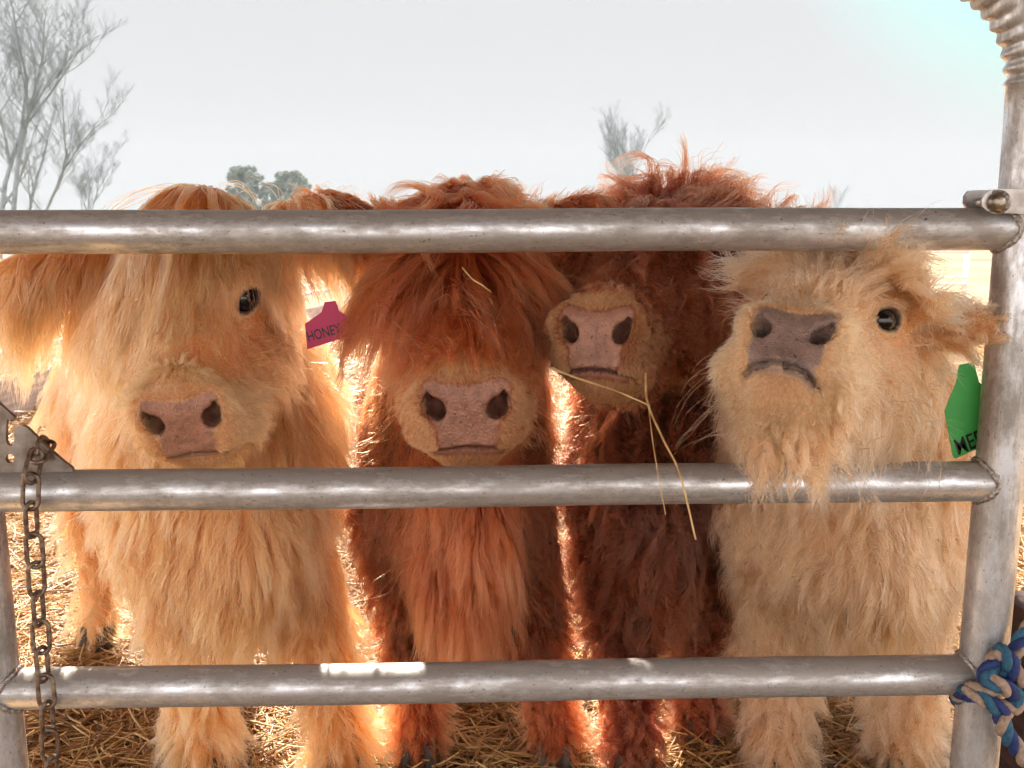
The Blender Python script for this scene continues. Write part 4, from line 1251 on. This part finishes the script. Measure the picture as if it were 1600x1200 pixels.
# 4: pale cream, nose up
rear = R(-2); ch = np.array([P(1325, 900, 1.40)[0], 1.36, 0.0])
def tw4(c, p, n, h, hd, w):
    x, f, u = h.T
    bk = sstep(0.16, 0.08, f)
    new = c.F * (-0.8 + 1.3 * bk)[:, None] + c.U * (0.35 + 0.25 * bk)[:, None] + c.Rr * (np.tanh(x * 20) * 0.8)[:, None]
    comb = mixv(w['comb'], new, w['top'] * (1 - w['ey']))
    low = w['cheek'] * sstep(0.0, -0.05, u) * (1 - w['ey'])
    pl = w['top'] * sstep(0.05, 0.0, f)
    w['L'] = w['L'] * (1 - 0.6 * pl)
    return comb, w['L'] + 0.055 * low, w['lift'], w['gr'] + 0.1 * low, w['dens']
c4 = calf(pt=R(42), wild=1.7, seed=400, nose=P(1237, 522, 0.96), yaw=R(-30), pitch=R(-6), roll=R(-4), hs=0.80, bs=1.0, cw=1.1, rear=rear, chest=ch,
          legs=legset(ch, rear, 1.0, G(1215, 1215), G(1410, 1215)), bbox=((0.1, 0.84, -0.01), (1.1, 2.5, 1.15)),
          whorl=(0.0, 0.22, 0.05), lockend=0.34, lockgain=0.5, lockmax=0.095, toplift=0.36, topgrav=0.05, eyes=(-1, 1), bodylen=0.105, leglen=0.08, cheeklen=0.085, curl=0.012,
          beard=0.012, jaw=0.004, chinlen=0.014, mouthbow=5.0, padlow=0.047, taper=0.36, earL=((-0.6, -0.9, 0.1), 0.08, 0.035), earR=((1, 0.1, 0.30), 0.12, 0.034), tweak=tw4, clearbox=(tuple(P(1478, 720, 1.0) - np.array([0, 0.0, 0.02])), tuple(P(1560, 600, 1.15))), earlen=0.05, eargrav=0.12, tonefn=bounce_tone)
calves.append((c4, PALE, LIGHTMUZ, hide_mat("hide_pale", (0.55, 0.36, 0.2), (0.25, 0.165, 0.135), (0.024, 0.015, 0.018), 420),
               "pale cream calf on the right raising its grey nose, green ear tag"))

def ear_tag(c, name_px, Y, m, text, tpos, tsize, trot, label):
    root = c.root
    th = 0.0018
    bm = bmesh.new()
    fr = [bm.verts.new(P(x, y, Y)) for x, y in name_px]
    f = bm.faces.new(fr)
    e = bmesh.ops.extrude_face_region(bm, geom=[f])
    bmesh.ops.translate(bm, verts=[v for v in e['geom'] if isinstance(v, bmesh.types.BMVert)], vec=(0, th, 0))
    tag = bm_obj("ear_tag", bm, m, root, smooth=False, bevel=0.0006); tag["label"] = label
    cu = bpy.data.curves.new("lettering", 'FONT'); cu.body = text; cu.size = 1.0; cu.extrude = 0.008; cu.offset = 0.012
    cu.materials.append(m_ink)
    tmp = bpy.data.objects.new("tmp", cu); col.objects.link(tmp)
    me = bpy.data.meshes.new_from_object(tmp); bpy.data.objects.remove(tmp)
    me.transform(Matrix.Translation(Vector(P(tpos[0], tpos[1], Y)) + Vector((0, -0.0004, 0))) @ Matrix.Scale(tsize, 4) @ Matrix.Identity(4) @ Matrix.Rotation(-trot, 4, 'Y') @ Matrix.Rotation(math.pi / 2, 4, 'X') @ Matrix.Diagonal((0.78, 1.12, 1, 1)))
    if not me.materials: me.materials.append(m_ink)
    o = bpy.data.objects.new("lettering", me); col.objects.link(o); setparent(o, tag)
    return tag
m_ink = plain("tag_ink", (0.012, 0.010, 0.012), 0.5)
m_pink = plain("tag_pink", (0.42, 0.012, 0.09), 0.45)
m_green = plain("tag_green", (0.055, 0.40, 0.085), 0.45)
def finish_tags():
    ear_tag(c2, [(480, 546), (543, 526), (548, 497), (530, 486), (524, 470), (507, 472), (502, 488), (476, 506)], 1.285, m_pink, "HONEY", (482, 534), 0.0175, R(15), "pink ear tag lettered in black")
    ear_tag(c4, [(1476, 642), (1489, 713), (1493, 717), (1548, 692), (1552, 620), (1530, 596), (1522, 566), (1499, 570), (1494, 598)], 1.145, m_green, "MER", (1496, 711), 0.0255, R(24), "green ear tag lettered in black")

def stalk(px, Ys, r, label):
    pts = spline([P(x, y, Y) for (x, y), Y in zip(px, Ys)], 24)
    b = MB(); b.tube(pts, np.linspace(r, r * 0.7, 24), 8)
    o = b.build("straw_stalk", m_stalk, None); props(o, label, "straw stalk", "straw stalks caught on the calves")
m_stalk = noise_mat("dry_stalk", (0.42, 0.25, 0.09), (0.70, 0.50, 0.24), 60, 0.45)
stalk([(860, 575), (905, 592), (960, 610), (1016, 634)], (1.12, 1.13, 1.14, 1.12), 0.0014, "straw stalk slanting down across the dark red calf's chin")
stalk([(1009, 583), (1012, 630), (1038, 690), (1062, 740), (1087, 843)], (1.16, 1.13, 1.08, 1.055, 1.05), 0.0016, "longest straw stalk, hanging from the dark red calf's mouth over the middle rail")
stalk([(1014, 640), (1020, 690), (1030, 750), (1040, 804)], (1.13, 1.08, 1.06, 1.055), 0.0008, "thin straw wisp hanging left of the longest stalk over the middle rail")
stalk([(722, 418), (738, 436), (754, 446), (768, 457)], (1.17, 1.17, 1.165, 1.165), 0.0010, "short bent straw lying on the red calf's forehead")
for a in calves: make_calf(*a)
finish_tags()

def haze():
    m, n, l, o = newmat("air")
    v = n.new("ShaderNodeVolumePrincipled"); v.inputs["Color"].default_value = (0.80, 0.93, 1, 1)
    v.inputs["Density"].default_value = 0.0006; v.inputs["Anisotropy"].default_value = -0.1
    l.new(v.outputs[0], o.inputs["Volume"])
    b = MB(); b.box((-260, -62, -1.2), (260, 180, 14)); ob = b.build("haze", m, None, smooth=False); props(ob, "thin bright haze over the far trees", None, None, "stuff")
haze()
